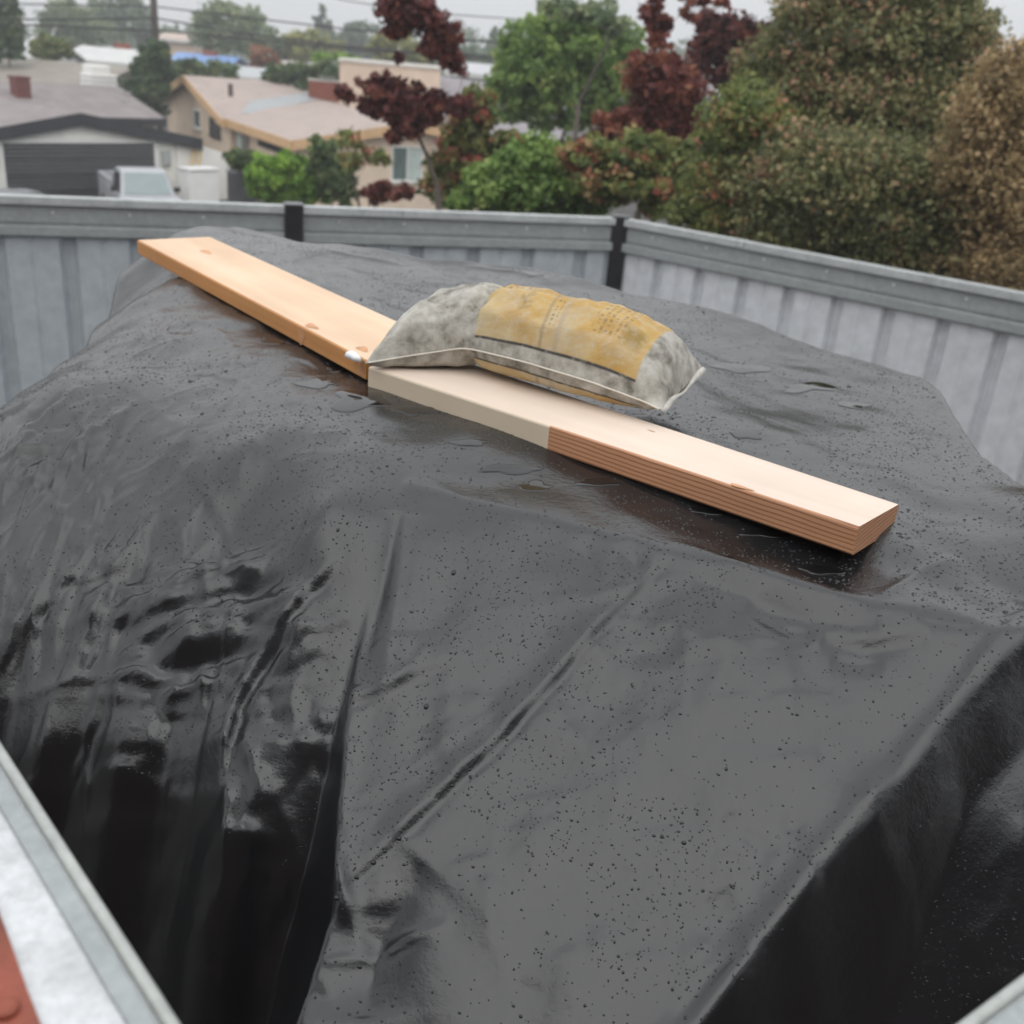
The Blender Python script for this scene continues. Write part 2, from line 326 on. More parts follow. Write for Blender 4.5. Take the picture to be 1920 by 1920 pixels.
# creases: (pixels of the line, height m, half width m, kind)  kind g = ridge, s = step fold
CR = [
    ([(1258, 1032), (1195, 1105), (1120, 1185), (1000, 1320), (960, 1365), (900, 1425), (800, 1520), (720, 1600), (630, 1688)], .014, .0055, 'o'),
    ([(630, 1688), (560, 1770), (470, 1870), (440, 1910)], .013, .006, 'o'),
    ([(640, 1508), (740, 1470), (880, 1400)], .0022, .005, 'g'), ([(700, 1560), (780, 1530)], .002, .005, 'g'),
    ([(1030, 1302), (1130, 1285), (1200, 1262)], .0022, .005, 'g'), ([(970, 1360), (1040, 1330)], .0018, .005, 'g'), ([(880, 1530), (1000, 1500), (1090, 1477)], .0018, .005, 'g'),
    ([(1180, 1160), (1270, 1122)], .0018, .006, 'g'), ([(620, 1770), (760, 1758), (840, 1765)], .002, .006, 'g'),
    # soft folds under the front ridge at right
    ([(1300, 1075), (1400, 1105), (1520, 1150), (1650, 1160)], -0.0149, .022, 'g'), ([(1400, 1130), (1480, 1170), (1530, 1185)], -0.0093, .018, 'g'),
    ([(1540, 1192), (1640, 1202), (1740, 1195)], -0.0130, .016, 'g'), ([(1560, 1225), (1660, 1232)], -0.0093, .016, 'g'), ([(1720, 1150), (1830, 1165)], -0.0121, .016, 'g'),
    ([(1560, 1180), (1650, 1185), (1750, 1178)], 0.0074, .014, 'g'),
    ([(1180, 1010), (1195, 1060), (1180, 1090)], -0.0056, .012, 'g'), ([(1090, 1010), (1120, 1090)], -0.0046, .016, 'g'), ([(1160, 1030), (1210, 1060)], -0.0056, .012, 'g'),
    # vertical soft folds left of the crease
    ([(748, 965), (722, 1080), (692, 1200), (662, 1300)], -.020, .022, 'g'), ([(760, 960), (745, 1080), (730, 1200), (715, 1330)], .008, .016, 'g'), ([(640, 1060), (580, 1130), (530, 1200), (480, 1270), (445, 1330), (425, 1420), (415, 1500)], .026, .008, 'o'),
    ([(790, 1000), (760, 1200), (740, 1400)], .005, .03, 'g'), ([(560, 1180), (540, 1260)], .006, .012, 'g'), ([(850, 1150), (830, 1400)], .003, .03, 'g'),
    ([(795, 1620), (760, 1670), (720, 1740), (690, 1850), (680, 1920)], -.022, .05, 'g'),
    # folds running off to the left
    ([(0, 868), (60, 858), (110, 850)], 0.014, .008, 'o'), ([(10, 930), (60, 915), (90, 912)], 0.012, .007, 'o'), ([(130, 850), (160, 852)], 0.009, .007, 'o'),
    ([(530, 1085), (470, 1105), (410, 1115)], 0.009, .006, 'o'), ([(620, 1050), (560, 1075), (530, 1085)], 0.004, .006, 'o'), ([(450, 1120), (330, 1145), (200, 1180), (120, 1190)], 0.014, .008, 'o'),
    ([(540, 1160), (480, 1175), (450, 1180)], 0.007, .006, 'o'), ([(500, 1200), (400, 1225), (290, 1240)], 0.014, .008, 'o'), ([(490, 1215), (410, 1235), (330, 1240)], 0.012, .007, 'o'),
    ([(450, 1262), (390, 1285), (320, 1298)], .010, .007, 'g'), ([(330, 1275), (230, 1282), (110, 1278)], .012, .009, 'g'), ([(410, 1300), (300, 1305)], .010, .008, 'g'),
    ([(0, 1312), (80, 1305), (150, 1298)], .008, .007, 'g'), ([(300, 1437), (230, 1460), (80, 1490)], .006, .006, 'g'), ([(200, 1562), (120, 1580)], .005, .005, 'g'),
    ([(300, 960), (240, 1040), (215, 1075), (200, 1110), (150, 1160)], .008, .012, 'g'), ([(290, 930), (285, 970), (250, 1000)], .005, .012, 'g'),
    ([(400, 920), (350, 960), (300, 985)], .003, .008, 'g'), ([(165, 830), (250, 770)], .003, .008, 'g'),
    ([(310, 1010), (320, 1060), (340, 1085)], -.004 + 0*.006, .007, 'g'), ([(295, 1010), (300, 1050), (312, 1080)], -.004 + 0*.006, .007, 'g'), ([(280, 1010), (280, 1060)], -.004 + 0*.005, .007, 'g'),
    ([(195, 1110), (215, 1140), (250, 1155)], -.004 + 0*.008, .008, 'g'), ([(180, 1120), (200, 1155), (230, 1165)], -.004 + 0*.007, .007, 'g'), ([(135, 1050), (150, 1075), (190, 1080), (220, 1060)], -.004 + 0*.008, .010, 'g'),
    ([(365, 990), (380, 1000), (395, 998)], -.005, .006, 'g'), ([(500, 845), (510, 855), (535, 858)], -.004, .006, 'g'), ([(540, 862), (600, 850)], .003, .005, 's'),
    ([(380, 820), (395, 860), (405, 900)], -.004, .012, 'g'), ([(520, 715), (525, 740)], -.003, .012, 'g'), ([(190, 700), (270, 660), (330, 640)], .004, .010, 'g'),
    ([(150, 730), (80, 790), (10, 850)], .008, .018, 'g'), ([(120, 740), (40, 800)], -.012, .018, 'g'), ([(0, 780), (60, 752)], -.014, .02, 'g'),
    ([(550, 490), (620, 480), (720, 492), (760, 500)], .010, .02, 'g'), ([(870, 500), (960, 508), (1030, 525)], .006, .015, 'g'), ([(640, 500), (700, 520)], .004, .012, 'g'),
    ([(1250, 1010), (1330, 1035), (1430, 1075), (1510, 1105), (1620, 1118)], .005, .010, 'g'), ([(1650, 1115), (1730, 1070), (1800, 1045)], .008, .016, 'g'),
    ([(1925, 1150), (1800, 1290), (1690, 1415)], .007, .012, 'g'), ([(1925, 1205), (1850, 1290), (1760, 1390)], -.010, .012, 'g'), ([(1700, 1440), (1640, 1510), (1560, 1600)], -.008, .010, 'g'),
    ([(1350, 1540), (1400, 1560), (1460, 1590)], -.006, .012, 'g'), ([(1470, 1532), (1510, 1545)], -.005, .010, 'g'), ([(1340, 1600), (1440, 1610)], -.005, .015, 'g'), ([(1380, 1660), (1330, 1680)], -.004, .02, 'g'),
    ([(1530, 1610), (1560, 1630)], -.006, .010, 'g'), ([(1400, 1750), (1330, 1830), (1270, 1910)], -.008, .014, 'g'), ([(960, 1850), (1040, 1860)], -.004, .010, 'g'), ([(1100, 1800), (1260, 1790)], .004, .018, 'g'),
    ([(980, 1370), (1100, 1385)], .004, .018, 'g'), ([(1150, 1520), (1320, 1530)], -.004, .03, 'g'), ([(1400, 1440), (1540, 1415)], .005, .015, 'g'), ([(1620, 1500), (1700, 1440)], .004, .012, 'g'),
    ([(440, 1310), (425, 1420), (412, 1500)], .008, .006, 'g'), ([(500, 1300), (515, 1345), (535, 1380)], -.010, .010, 'g'), ([(455, 1340), (475, 1420)], -.008, .008, 'g'), ([(585, 1300), (580, 1370)], -.008, .010, 'g'),
    ([(570, 1370), (575, 1420)], .006, .008, 'g'), ([(450, 1440), (470, 1500)], -.006, .008, 'g'),
    ([(1340, 655), (1400, 645), (1420, 650)], .0012, .005, 'g'), ([(1340, 715), (1380, 705), (1440, 708)], .0012, .005, 'g'), ([(1300, 740), (1450, 790), (1600, 850)], .0008, .006, 'g'),
]
gp = np.random.default_rng(77)
def pleats(n, x0, x1, y0, y1, dx, dy, L0, L1, a0, a1, w0, w1, jit=.35, kinds='og'):
    for _ in range(n):
        x, y = gp.uniform(x0, x1), gp.uniform(y0, y1); an = math.atan2(dy, dx) + gp.normal() * jit; L = gp.uniform(L0, L1); bend = gp.normal() * .5
        pts = []
        for k in range(5): pts.append((x, y)); x += math.cos(an) * L / 4; y += math.sin(an) * L / 4; an += bend / 4
        CR.append((pts, gp.uniform(a0, a1), gp.uniform(w0, w1), kinds[gp.integers(len(kinds))]))
pleats(75, -20, 200, 880, 1330, .25, -1, 90, 260, .003, .0075, .0035, .006, .22)
pleats(50, 60, 420, 1080, 1340, 1, -.2, 90, 260, .003, .008, .0035, .0055, .18)
pleats(40, 150, 420, 920, 1250, .35, -1, 60, 170, .002, .006, .0035, .006, .45)
pleats(34, 280, 520, 1080, 1290, 1, -.22, 80, 200, .004, .009, .004, .006, .15, 'oog')
pleats(46, 60, 620, 640, 1000, .45, -1, 60, 200, .0012, .0032, .006, .012, .5, 'g')
pleats(36, 60, 620, 640, 1000, 1, -.2, 40, 140, .0010, .0026, .004, .007, .3)
pleats(50, 660, 1560, 1120, 1880, 1, -.3, 50, 220, .0010, .0030, .0035, .006, .3)
pleats(40, 700, 1500, 1100, 1850, .15, 1, 80, 260, .0015, .0040, .016, .035, .4, 'g')
pleats(40, 20, 620, 1330, 1880, 1, -.28, 90, 320, .005, .012, .004, .008, .25)
pleats(24, 40, 460, 1180, 1600, -.25, 1, 120, 320, .004, .010, .005, .010, .25)
pleats(24, 420, 640, 1250, 1700, .1, 1, 70, 220, .004, .009, .008, .016, .2, 'g')
pleats(14, 1640, 1920, 1560, 1900, .6, -1, 80, 260, .002, .005, .008, .02, .4, 'g')
pleats(24, 1000, 1850, 1110, 1260, 1, .1, 60, 200, .0015, .0035, .006, .012, .25, 'g')
for pts, amp, w, kind in CR:
    P = [hit(x, y) for x, y in pts]; P = [p for p in P if p is not None]
    if len(P) < 2: continue
    P = np.array(P); cum = np.concatenate([[0], np.cumsum(np.hypot(*np.diff(P, axis=0).T))]); L = cum[-1]
    lo = P.min(0) - 5 * w; hi = P.max(0) + 5 * w
    i0, i1 = np.searchsorted(gy, [lo[1], hi[1]]); j0, j1 = np.searchsorted(gx, [lo[0], hi[0]])
    if i1 <= i0 or j1 <= j0: continue
    x = X[i0:i1, j0:j1]; y = Y[i0:i1, j0:j1]
    best = np.full(x.shape, 1e9); s = np.zeros(x.shape); sg = np.ones(x.shape)
    for k in range(len(P) - 1):
        a, b = P[k], P[k + 1]; ab = b - a; l2 = ab @ ab + 1e-12
        t = np.clip(((x - a[0]) * ab[0] + (y - a[1]) * ab[1]) / l2, 0, 1)
        d = np.hypot(x - a[0] - t * ab[0], y - a[1] - t * ab[1]); m = d < best
        best = np.where(m, d, best); s = np.where(m, cum[k] + t * math.sqrt(l2), s)
        sg = np.where(m, np.sign(ab[0] * (y - a[1]) - ab[1] * (x - a[0])), sg)
    if kind == 'o':
        dv_ = P[-1] - P[0]; pc_ = P.mean(0)
        if (-dv_[1] * pc_[0] + dv_[0] * pc_[1]) > 0: sg = -sg
    taper = np.sin(np.clip(s / L, .0, 1) * math.pi) ** .5 * (.85 + .15 * np.sin(s / .011 + len(pts)) if w < .012 else 1.0)
    if kind == 'o': prof = np.exp(-best / (5.5 * w)) * (1 / (1 + np.exp(np.clip(best * sg / (.28 * w), -30, 30)))) - .25 * np.exp(-((best * sg - .8 * w) / w) ** 2)
    elif kind == 'g': prof = np.exp(-best / (.8 * w)) * (1 if w < .03 else np.exp(-(best / (2 * w)) ** 2))
    else:
        q = best * sg / w; prof = (1 / (1 + np.exp(-4 * q)) - (q > 0)) * 1.0; prof = np.exp(-np.abs(q)) * .6 + np.where(q < 0, -.6 * np.exp(-(q + 1) ** 2), 0)
    D[i0:i1, j0:j1] += amp * taper * prof
HF = H + blur(D, .55)
HF = np.maximum(HF, -EYE + .012 + .004 * vnoise(X, Y, .1, 9))
gy_, gx_ = np.gradient(HF, GS)
nrm = np.stack([-gx_, -gy_, np.ones_like(HF)], -1); nrm /= np.linalg.norm(nrm, axis=-1, keepdims=True)

def tarp_material():
    m, nt, b = nmat('black_plastic_sheet')
    t = noise(nt, 3, 6, .6); r = ramp(nt, t.outputs['Fac'], [(.3, (.007, .0075, .0085)), (.7, (.014, .0148, .016))])
    nt.links.new(r.outputs[0], b.inputs['Base Color'])
    t2 = noise(nt, 7, 5, .65); r2 = ramp(nt, t2.outputs['Fac'], [(.3, (.10,) * 3), (.7, (.21,) * 3)])
    nt.links.new(r2.outputs[0], b.inputs['Roughness']); b.inputs['IOR'].default_value = 1.6
    t3 = noise(nt, 34, 8, .68); bump(nt, b, t3.outputs['Fac'], .32, .0040)
    return m
MT = tarp_material()
tarp = empty('plastic_sheet_cover', (0, 2, 0), 'wrinkled wet black plastic sheet draped over the tall stack in the yard', 'tarp')
keep = (sdo < .9)
I = np.arange(X.size).reshape(X.shape)
q = np.stack([I[:-1, :-1], I[:-1, 1:], I[1:, 1:], I[1:, :-1]], -1)
kq = keep[:-1, :-1] & keep[1:, 1:] & keep[:-1, 1:] & keep[1:, :-1]
kq &= ~((HF[:-1, :-1] < -EYE + .05) & (HF[1:, 1:] < -EYE + .05))
Vt = np.stack([X, Y, HF + EYE], -1).reshape(-1, 3)
Fq = q[kq]
used = np.unique(Fq); remap = np.full(X.size, -1); remap[used] = np.arange(len(used))
fast_mesh('sheet', Vt[used], remap[Fq], MT, tarp, smooth=True)

# rain drops standing on the sheet
def water_material():
    m, nt, b = nmat('rain_water_on_plastic')
    b.inputs['Base Color'].default_value = (.012, .013, .014, 1); b.inputs['Roughness'].default_value = .04; b.inputs['IOR'].default_value = 1.45
    return m
MW = water_material()
MP = bpy.data.materials.new('puddle_water'); MP.use_nodes = True; _b = MP.node_tree.nodes['Principled BSDF']; _b.inputs['Base Color'].default_value = (.006, .0065, .007, 1); _b.inputs['Roughness'].default_value = .07; _b.inputs['IOR'].default_value = 1.52
def surf(x, y): return sample(HF, x, y) + EYE
def drops():
    n = 230000
    x = rng.uniform(-1.5, 1.1, n); y = rng.uniform(.35, 3.2, n)
    dens = .35 + .65 * (vnoise(x, y, .12, 21) > -.2)
    near = np.clip(1.15 / np.hypot(x, y), .15, 1.0) ** 1.0
    nz = sample(nrm[..., 2], x, y); z = sample(HF, x, y)
    ok = (rng.uniform(0, 1, n) < dens * near * .5) & (nz > .45) & (z > -1.35) & (sample(sdo, x, y) < -.01)
    x, y, z = x[ok], y[ok], z[ok]
    r = .0007 + .0021 * rng.beta(1.1, 4.0, len(x))
    big = rng.uniform(0, 1, len(x)) < .012; r[big] *= rng.uniform(1.4, 2.3, big.sum())
    up = sample(nrm[..., 2], x, y) > .93; r[up] *= rng.uniform(.9, 1.45, up.sum())
    nn = np.stack([sample(nrm[..., k], x, y) for k in range(3)], -1); nn /= np.linalg.norm(nn, axis=1, keepdims=True)
    t1 = np.cross(nn, np.array([0.3, 1, .2])); t1 /= np.linalg.norm(t1, axis=1, keepdims=True); t2 = np.cross(nn, t1)
    P = np.stack([x, y, z + EYE], -1); K = 6; m = len(x)
    Vs = []
    el = rng.uniform(.8, 1.3, m)[:, None]; hh = rng.uniform(.42, .62, m)[:, None]
    for rr, hz in ((1.0, -.1), (.74, .68)):
        for k in range(K):
            a = 2 * math.pi * k / K
            Vs.append(P + r[:, None] * (rr * (math.cos(a) * t1 * el + math.sin(a) * t2 / el) + hz * hh * nn))
    Vs.append(P + r[:, None] * hh * nn)
    nv = len(Vs); V = np.stack(Vs, 1).reshape(-1, 3); base = np.arange(m)[:, None] * nv
    Fs = []
    for ring in range(1):
        for k in range(K):
            k2 = (k + 1) % K; a, b_, c, d = ring * K + k, ring * K + k2, (ring + 1) * K + k2, (ring + 1) * K + k
            Fs.append((a, b_, c)); Fs.append((a, c, d))
    for k in range(K): Fs.append((K + k, K + (k + 1) % K, 2 * K))
    Fc = (base[:, :, None] + np.array(Fs)[None]).reshape(-1, 3)
    o = fast_mesh('rain_drops', V, Fc, MW, tarp, smooth=True); tag(o, kind='stuff')
drops()
def beads():
    V = []; Fc = []; K = 10
    for bx, by, r in [(631, 1686, .0036), (668, 1648, .0026), (700, 1618, .0034), (722, 1597, .0026), (748, 1572, .0034), (790, 1532, .0022), (848, 1474, .0026), (880, 1446, .0022)]:
        p = hit(bx, by, HF)
        if p is None: continue
        b0 = len(V); z = float(surf(*p))
        for rr, hz in ((1, -.2), (.95, .25), (.7, .62), (.3, .82)):
            for k in range(K): a = 6.2832 * k / K; V.append((p[0] + r * rr * math.cos(a), p[1] + r * rr * math.sin(a), z + r * hz))
        V.append((p[0], p[1], z + r * .86))
        for q_ in range(3):
            for k in range(K): k2 = (k + 1) % K; Fc.append((b0 + q_ * K + k, b0 + q_ * K + k2, b0 + (q_ + 1) * K + k2, b0 + (q_ + 1) * K + k))
        for k in range(K): Fc.append((b0 + 3 * K + k, b0 + 3 * K + (k + 1) % K, len(V) - 1))
    tag(mesh_obj('crease_beads', V, Fc, MW, tarp, True), kind='stuff')
beads()
# shallow puddles with a rounded rim
def puddle(cx, cy, rx, ry, seed):
    p = hit(cx, cy, HF)
    if p is None: return
    p2 = hit(cx + rx, cy, HF); p3 = hit(cx, cy - ry, HF)
    a = np.hypot(*(p2 - p)) if p2 is not None else .03; b_ = np.hypot(*(p3 - p)) if p3 is not None else .03
    dx = (p2 - p) / (a + 1e-9) if p2 is not None else np.array([1., 0]); dy = np.array([-dx[1], dx[0]])
    g = np.random.default_rng(seed); K = 40; ph = g.uniform(0, 6.28, 4); am = g.uniform(.03, .16, 4)
    V = []; Fc = []
    rings = [(1.0, -.0005), (.98, .0007), (.94, .0012), (.85, .0013), (.5, .0013)]
    zc = None
    for rr, hz in rings:
        for k in range(K):
            t = 2 * math.pi * k / K; s = 1 + sum(am[i] * math.sin((i + 2) * t + ph[i]) for i in range(4))
            q_ = p + dx * a * rr * s * math.cos(t) + dy * b_ * rr * s * math.sin(t)
            V.append((q_[0], q_[1], float(surf(q_[0], q_[1])) + hz))
    V.append((p[0], p[1], float(surf(*p)) + .0013))
    for r_ in range(len(rings) - 1):
        for k in range(K): k2 = (k + 1) % K; Fc.append((r_ * K + k, r_ * K + k2, (r_ + 1) * K + k2, (r_ + 1) * K + k))
    for k in range(K): Fc.append(((len(rings) - 1) * K + k, (len(rings) - 1) * K + (k + 1) % K, len(V) - 1))
    mesh_obj('puddle', V, Fc, MP, tarp, True)
for i, a in enumerate([(1003, 914, 35, 9), (675, 748, 55, 16), (1520, 725, 45, 7), (1390, 690, 50, 8), (590, 720, 40, 9), (960, 880, 60, 8), (520, 640, 30, 5), (1000, 512, 70, 9), (1440, 1000, 50, 8), (1330, 960, 40, 7), (1120, 905, 40, 8),
                       (780, 770, 40, 8), (1400, 815, 30, 8), (1600, 760, 30, 7), (640, 690, 30, 6), (1540, 1070, 40, 8), (880, 830, 35, 7)]): puddle(*a, 100 + i)

# ------------------------------------------------------------------ lumber
def wood(name, c1, c2, ring, rough=.55, pale_to=None, pale=None):
    """long grain along local x; pale_to = local x where a planed pale face gives way to the reddish one"""
    m, nt, b = nmat(name); L = nt.links
    co = N(nt, 'ShaderNodeTexCoord')
    mp = N(nt, 'ShaderNodeMapping'); mp.inputs['Scale'].default_value = (1.2, 16, 60); L.new(co.outputs['Object'], mp.inputs[0])
    n1 = N(nt, 'ShaderNodeTexNoise'); n1.inputs['Scale'].default_value = 1.0; n1.inputs['Detail'].default_value = 5; L.new(mp.outputs[0], n1.inputs[0])
    n0 = noise(nt, 3.0, 3, vec=co.outputs['Object'])
    r = ramp(nt, n1.outputs['Fac'], [(.25, c1), (.75, c2)])
    if ring:
        w = N(nt, 'ShaderNodeTexWave'); w.wave_type = 'BANDS'; w.bands_direction = 'Z'; w.inputs['Scale'].default_value = ring; w.inputs['Distortion'].default_value = 2.6; w.inputs['Detail'].default_value = 2; w.inputs['Detail Scale'].default_value = .6
        mp2 = N(nt, 'ShaderNodeMapping'); mp2.inputs['Scale'].default_value = (.35, .2, 1); mp2.inputs['Rotation'].default_value = (0, math.radians(-1.2), 0); L.new(co.outputs['Object'], mp2.inputs[0]); L.new(mp2.outputs[0], w.inputs[0])
        rw = ramp(nt, w.outputs['Fac'], [(.0, (.55, .46, .42)), (.18, (.82, .77, .73)), (.45, (1, 1, 1)), (1, (1, 1, 1))])
        mul = N(nt, 'ShaderNodeMix', data_type='RGBA', blend_type='MULTIPLY'); mul.inputs[0].default_value = 1; L.new(r.outputs[0], mul.inputs[6]); L.new(rw.outputs[0], mul.inputs[7]); col = mul.outputs[2]
    else: col = r.outputs[0]
    if pale_to is not None:
        sx = N(nt, 'ShaderNodeSeparateXYZ'); L.new(co.outputs['Object'], sx.inputs[0])
        lt = N(nt, 'ShaderNodeMath', operation='LESS_THAN'); L.new(sx.outputs[0], lt.inputs[0]); lt.inputs[1].default_value = pale_to
        mx_ = N(nt, 'ShaderNodeMix', data_type='RGBA'); L.new(lt.outputs[0], mx_.inputs[0]); L.new(col, mx_.inputs[6]); mx_.inputs[7].default_value = (*pale, 1); col = mx_.outputs[2]
    mm = N(nt, 'ShaderNodeMix', data_type='RGBA', blend_type='MULTIPLY'); mm.inputs[0].default_value = .35; L.new(col, mm.inputs[6]); L.new(n0.outputs['Fac'], mm.inputs[7])
    L.new(mm.outputs[2], b.inputs['Base Color']); b.inputs['Roughness'].default_value = rough
    bump(nt, b, n1.outputs['Fac'], .25, .0008)
    return m
def board(name, label, ff, fr, nf, nr, th, top_mat, edge_mat, knots, notch=None):
    """corners of the top face: far front, far rear, near front, near rear (world)"""
    ff, fr, nf, nr = [np.array(a, float) for a in (ff, fr, nf, nr)]
    L = np.linalg.norm(nf - ff); W = np.linalg.norm(fr - ff)
    root = empty(name, (ff + nr) / 2 - np.array([0, 0, th]), label, 'board', 'boards lying on the black sheet')
    # local frame mesh, then mapped by bilinear interpolation (slight twist)
    nx_, ny_ = 48, 8
    def mp(u, v, z):
        p = (ff * (1 - u) + nf * u) * (1 - v) + (fr * (1 - u) + nr * u) * v
        return p + np.array([0, 0, z])
    V = []; Fc = []; mi = []
    prof = [(0.0, -th + .003), (.0, -.0035), (.001 / W, -.0012), (.004 / W, 0)] + [(j / ny_, 0) for j in range(1, ny_)] + [(1 - .004 / W, 0), (1 - .001 / W, -.0012), (1, -.0035), (1, -th + .003), (1 - .003 / W, -th), (.003 / W, -th)]
    K = len(prof)
    for i in range(nx_ + 1):
        u = i / nx_
        for v, z in prof: V.append(mp(u, v, z))
    for i in range(nx_):
        for k in range(K):
            k2 = (k + 1) % K; Fc.append((i * K + k, (i + 1) * K + k, (i + 1) * K + k2, i * K + k2))
            mi.append(0 if 3 <= k <= 3 + ny_ else 1)
    Fc.append(tuple(reversed(range(K)))); mi.append(2); Fc.append(tuple(nx_ * K + k for k in range(K))); mi.append(2)
    Fc = [tuple(reversed(f)) for f in Fc]
    # express in a local frame whose x runs along the board
    ex = (nf - ff) / L; ez = np.array([0, 0, 1.]); ey = np.cross(ez, ex); ey /= np.linalg.norm(ey); ez = np.cross(ex, ey)
    R = np.stack([ex, ey, ez], 1); Vl = (np.array(V) - ff) @ R
    me = bpy.data.meshes.new('plank'); me.from_pydata([tuple(v) for v in Vl.tolist()], [], Fc); me.update()
    me.polygons.foreach_set('material_index', mi)
    o = bpy.data.objects.new('plank', me); C.objects.link(o)
    for m in (top_mat, edge_mat, edge_mat): me.materials.append(m)
    Mw = Matrix([[R[0, 0], R[0, 1], R[0, 2], ff[0]], [R[1, 0], R[1, 1], R[1, 2], ff[1]], [R[2, 0], R[2, 1], R[2, 2], ff[2]], [0, 0, 0, 1]])
    o.parent = root; o.matrix_parent_inverse = Matrix.Translation(-Vector(root.location)); o.matrix_basis = Mw
    for (u, v, ru, rv, face) in knots:
        Vk = []; n = 20; g = np.random.default_rng(int(u * 1000))
        for ring in (1, .6, .25):
            for k in range(n):
                t = 2 * math.pi * k / n; w_ = 1 + .2 * math.sin(3 * t + u * 9)
                if face == 'top': Vk.append(mp(u + ru * ring * w_ * math.cos(t) / L, v + rv * ring * w_ * math.sin(t) / W, .0006 + (1 - ring) * .0005))
                else:
                    p = mp(u + ru * ring * w_ * math.cos(t) / L, 0, -th * .5 + rv * ring * w_ * math.sin(t)); Vk.append(p - ey * (.0006 + (1 - ring) * .0004))
        Fk = []
        for r_ in range(2):
            for k in range(n): k2 = (k + 1) % n; Fk.append((r_ * n + k, r_ * n + k2, (r_ + 1) * n + k2, (r_ + 1) * n + k))
        Fk.append(tuple(2 * n + k for k in range(n)))
        if face != 'top': Fk = [tuple(reversed(f)) for f in Fk]
        mesh_obj('knot', Vk, Fk, MATS['knot'], root)
    return root, mp
simple('knot', (.50, .25, .12), .6, .3, 30)
ZB = -.52
WT1 = wood('planed_fir_warm', (.68, .45, .28), (.86, .64, .45), 0)
WE1 = wood('fir_edge_orange', (.50, .21, .06), (.62, .31, .11), 0)
WT2 = wood('planed_fir_pale', (.76, .61, .49), (.90, .77, .66), 0)
ff = wz(257, 450, EYE + ZB); fr = wz(395, 444, EYE - .508); nf = wz(686, 676, EYE + ZB)
dl = (nf - ff); dl /= np.linalg.norm(dl); pr_ = np.array([-dl[1], dl[0], 0]); pr_ = pr_ if pr_[1] > 0 else -pr_
nr = nf + pr_ * .185 - dl * .06 + np.array([0, 0, .012])
b1, mp1 = board('lumber_board', 'warm orange softwood board running away to the far left corner', ff, fr, nf, nr, .038, WT1, WE1,
                [(.105, .0, .010, .017, 'side'), (.79, 0, .014, .017, 'side'), (.80, .10, .022, .010, 'top'), (.17, .55, .03, .010, 'top'), (.955, .16, .018, .010, 'top'), (.985, 0, .012, .016, 'side')])
ff2 = wz(691, 688, EYE + ZB - .004); nf2 = wz(1610, 988, EYE - .52); nr2 = wz(1686, 945, EYE - .5405)
dl2 = nf2 - ff2; L2 = np.linalg.norm(dl2); dl2 /= L2; pr2 = np.array([-dl2[1], dl2[0], 0])
fr2 = ff2 + pr2 * .185 + np.array([0, 0, -.002])
pale_u = None
pp = wz(1005, 805, EYE - .52); pale_x = float((pp - ff2) @ dl2)
WE2 = wood('fir_edge_reddish', (.50, .24, .12), (.60, .32, .18), 45, pale_to=pale_x, pale=(.66, .55, .42))
b2, mp2_ = board('lumber_board', 'pale softwood board with reddish grained edge, its near end closest to the viewer', ff2, fr2, nf2, nr2, .042, WT2, WE2, [(.81, .035, .018, .006, 'top'), (.565, .75, .007, .002, 'top')])

# white plastic scrap beside the bag
sc = MB(); cpt = wz(662, 667, EYE + ZB + .006)
for k in range(0): pass
Vs_ = []; n = 24
for ring, hz in ((1, 0), (.8, .008), (.4, .012), (0.02, .013)):
    for k in range(n):
        t = 2 * math.pi * k / n; w_ = 1 + .15 * math.sin(2 * t + 1) + .08 * math.sin(5 * t)
        a_ = .022 * ring * w_ * math.cos(t); b_ = .011 * ring * w_ * math.sin(t); p = cpt + dl * a_ + pr_ * b_; Vs_.append((p[0], p[1], p[2] - .005 + hz))
Fs_ = [(r_ * n + k, r_ * n + (k + 1) % n, (r_ + 1) * n + (k + 1) % n, (r_ + 1) * n + k) for r_ in range(3) for k in range(n)] + [tuple(reversed(range(n)))]
tag(mesh_obj('plastic_scrap', Vs_, Fs_, simple('white_plastic', (.78, .78, .78), .35, .05, 9), None, True), 'small white plastic scrap on the board at the bag tip', 'scrap')

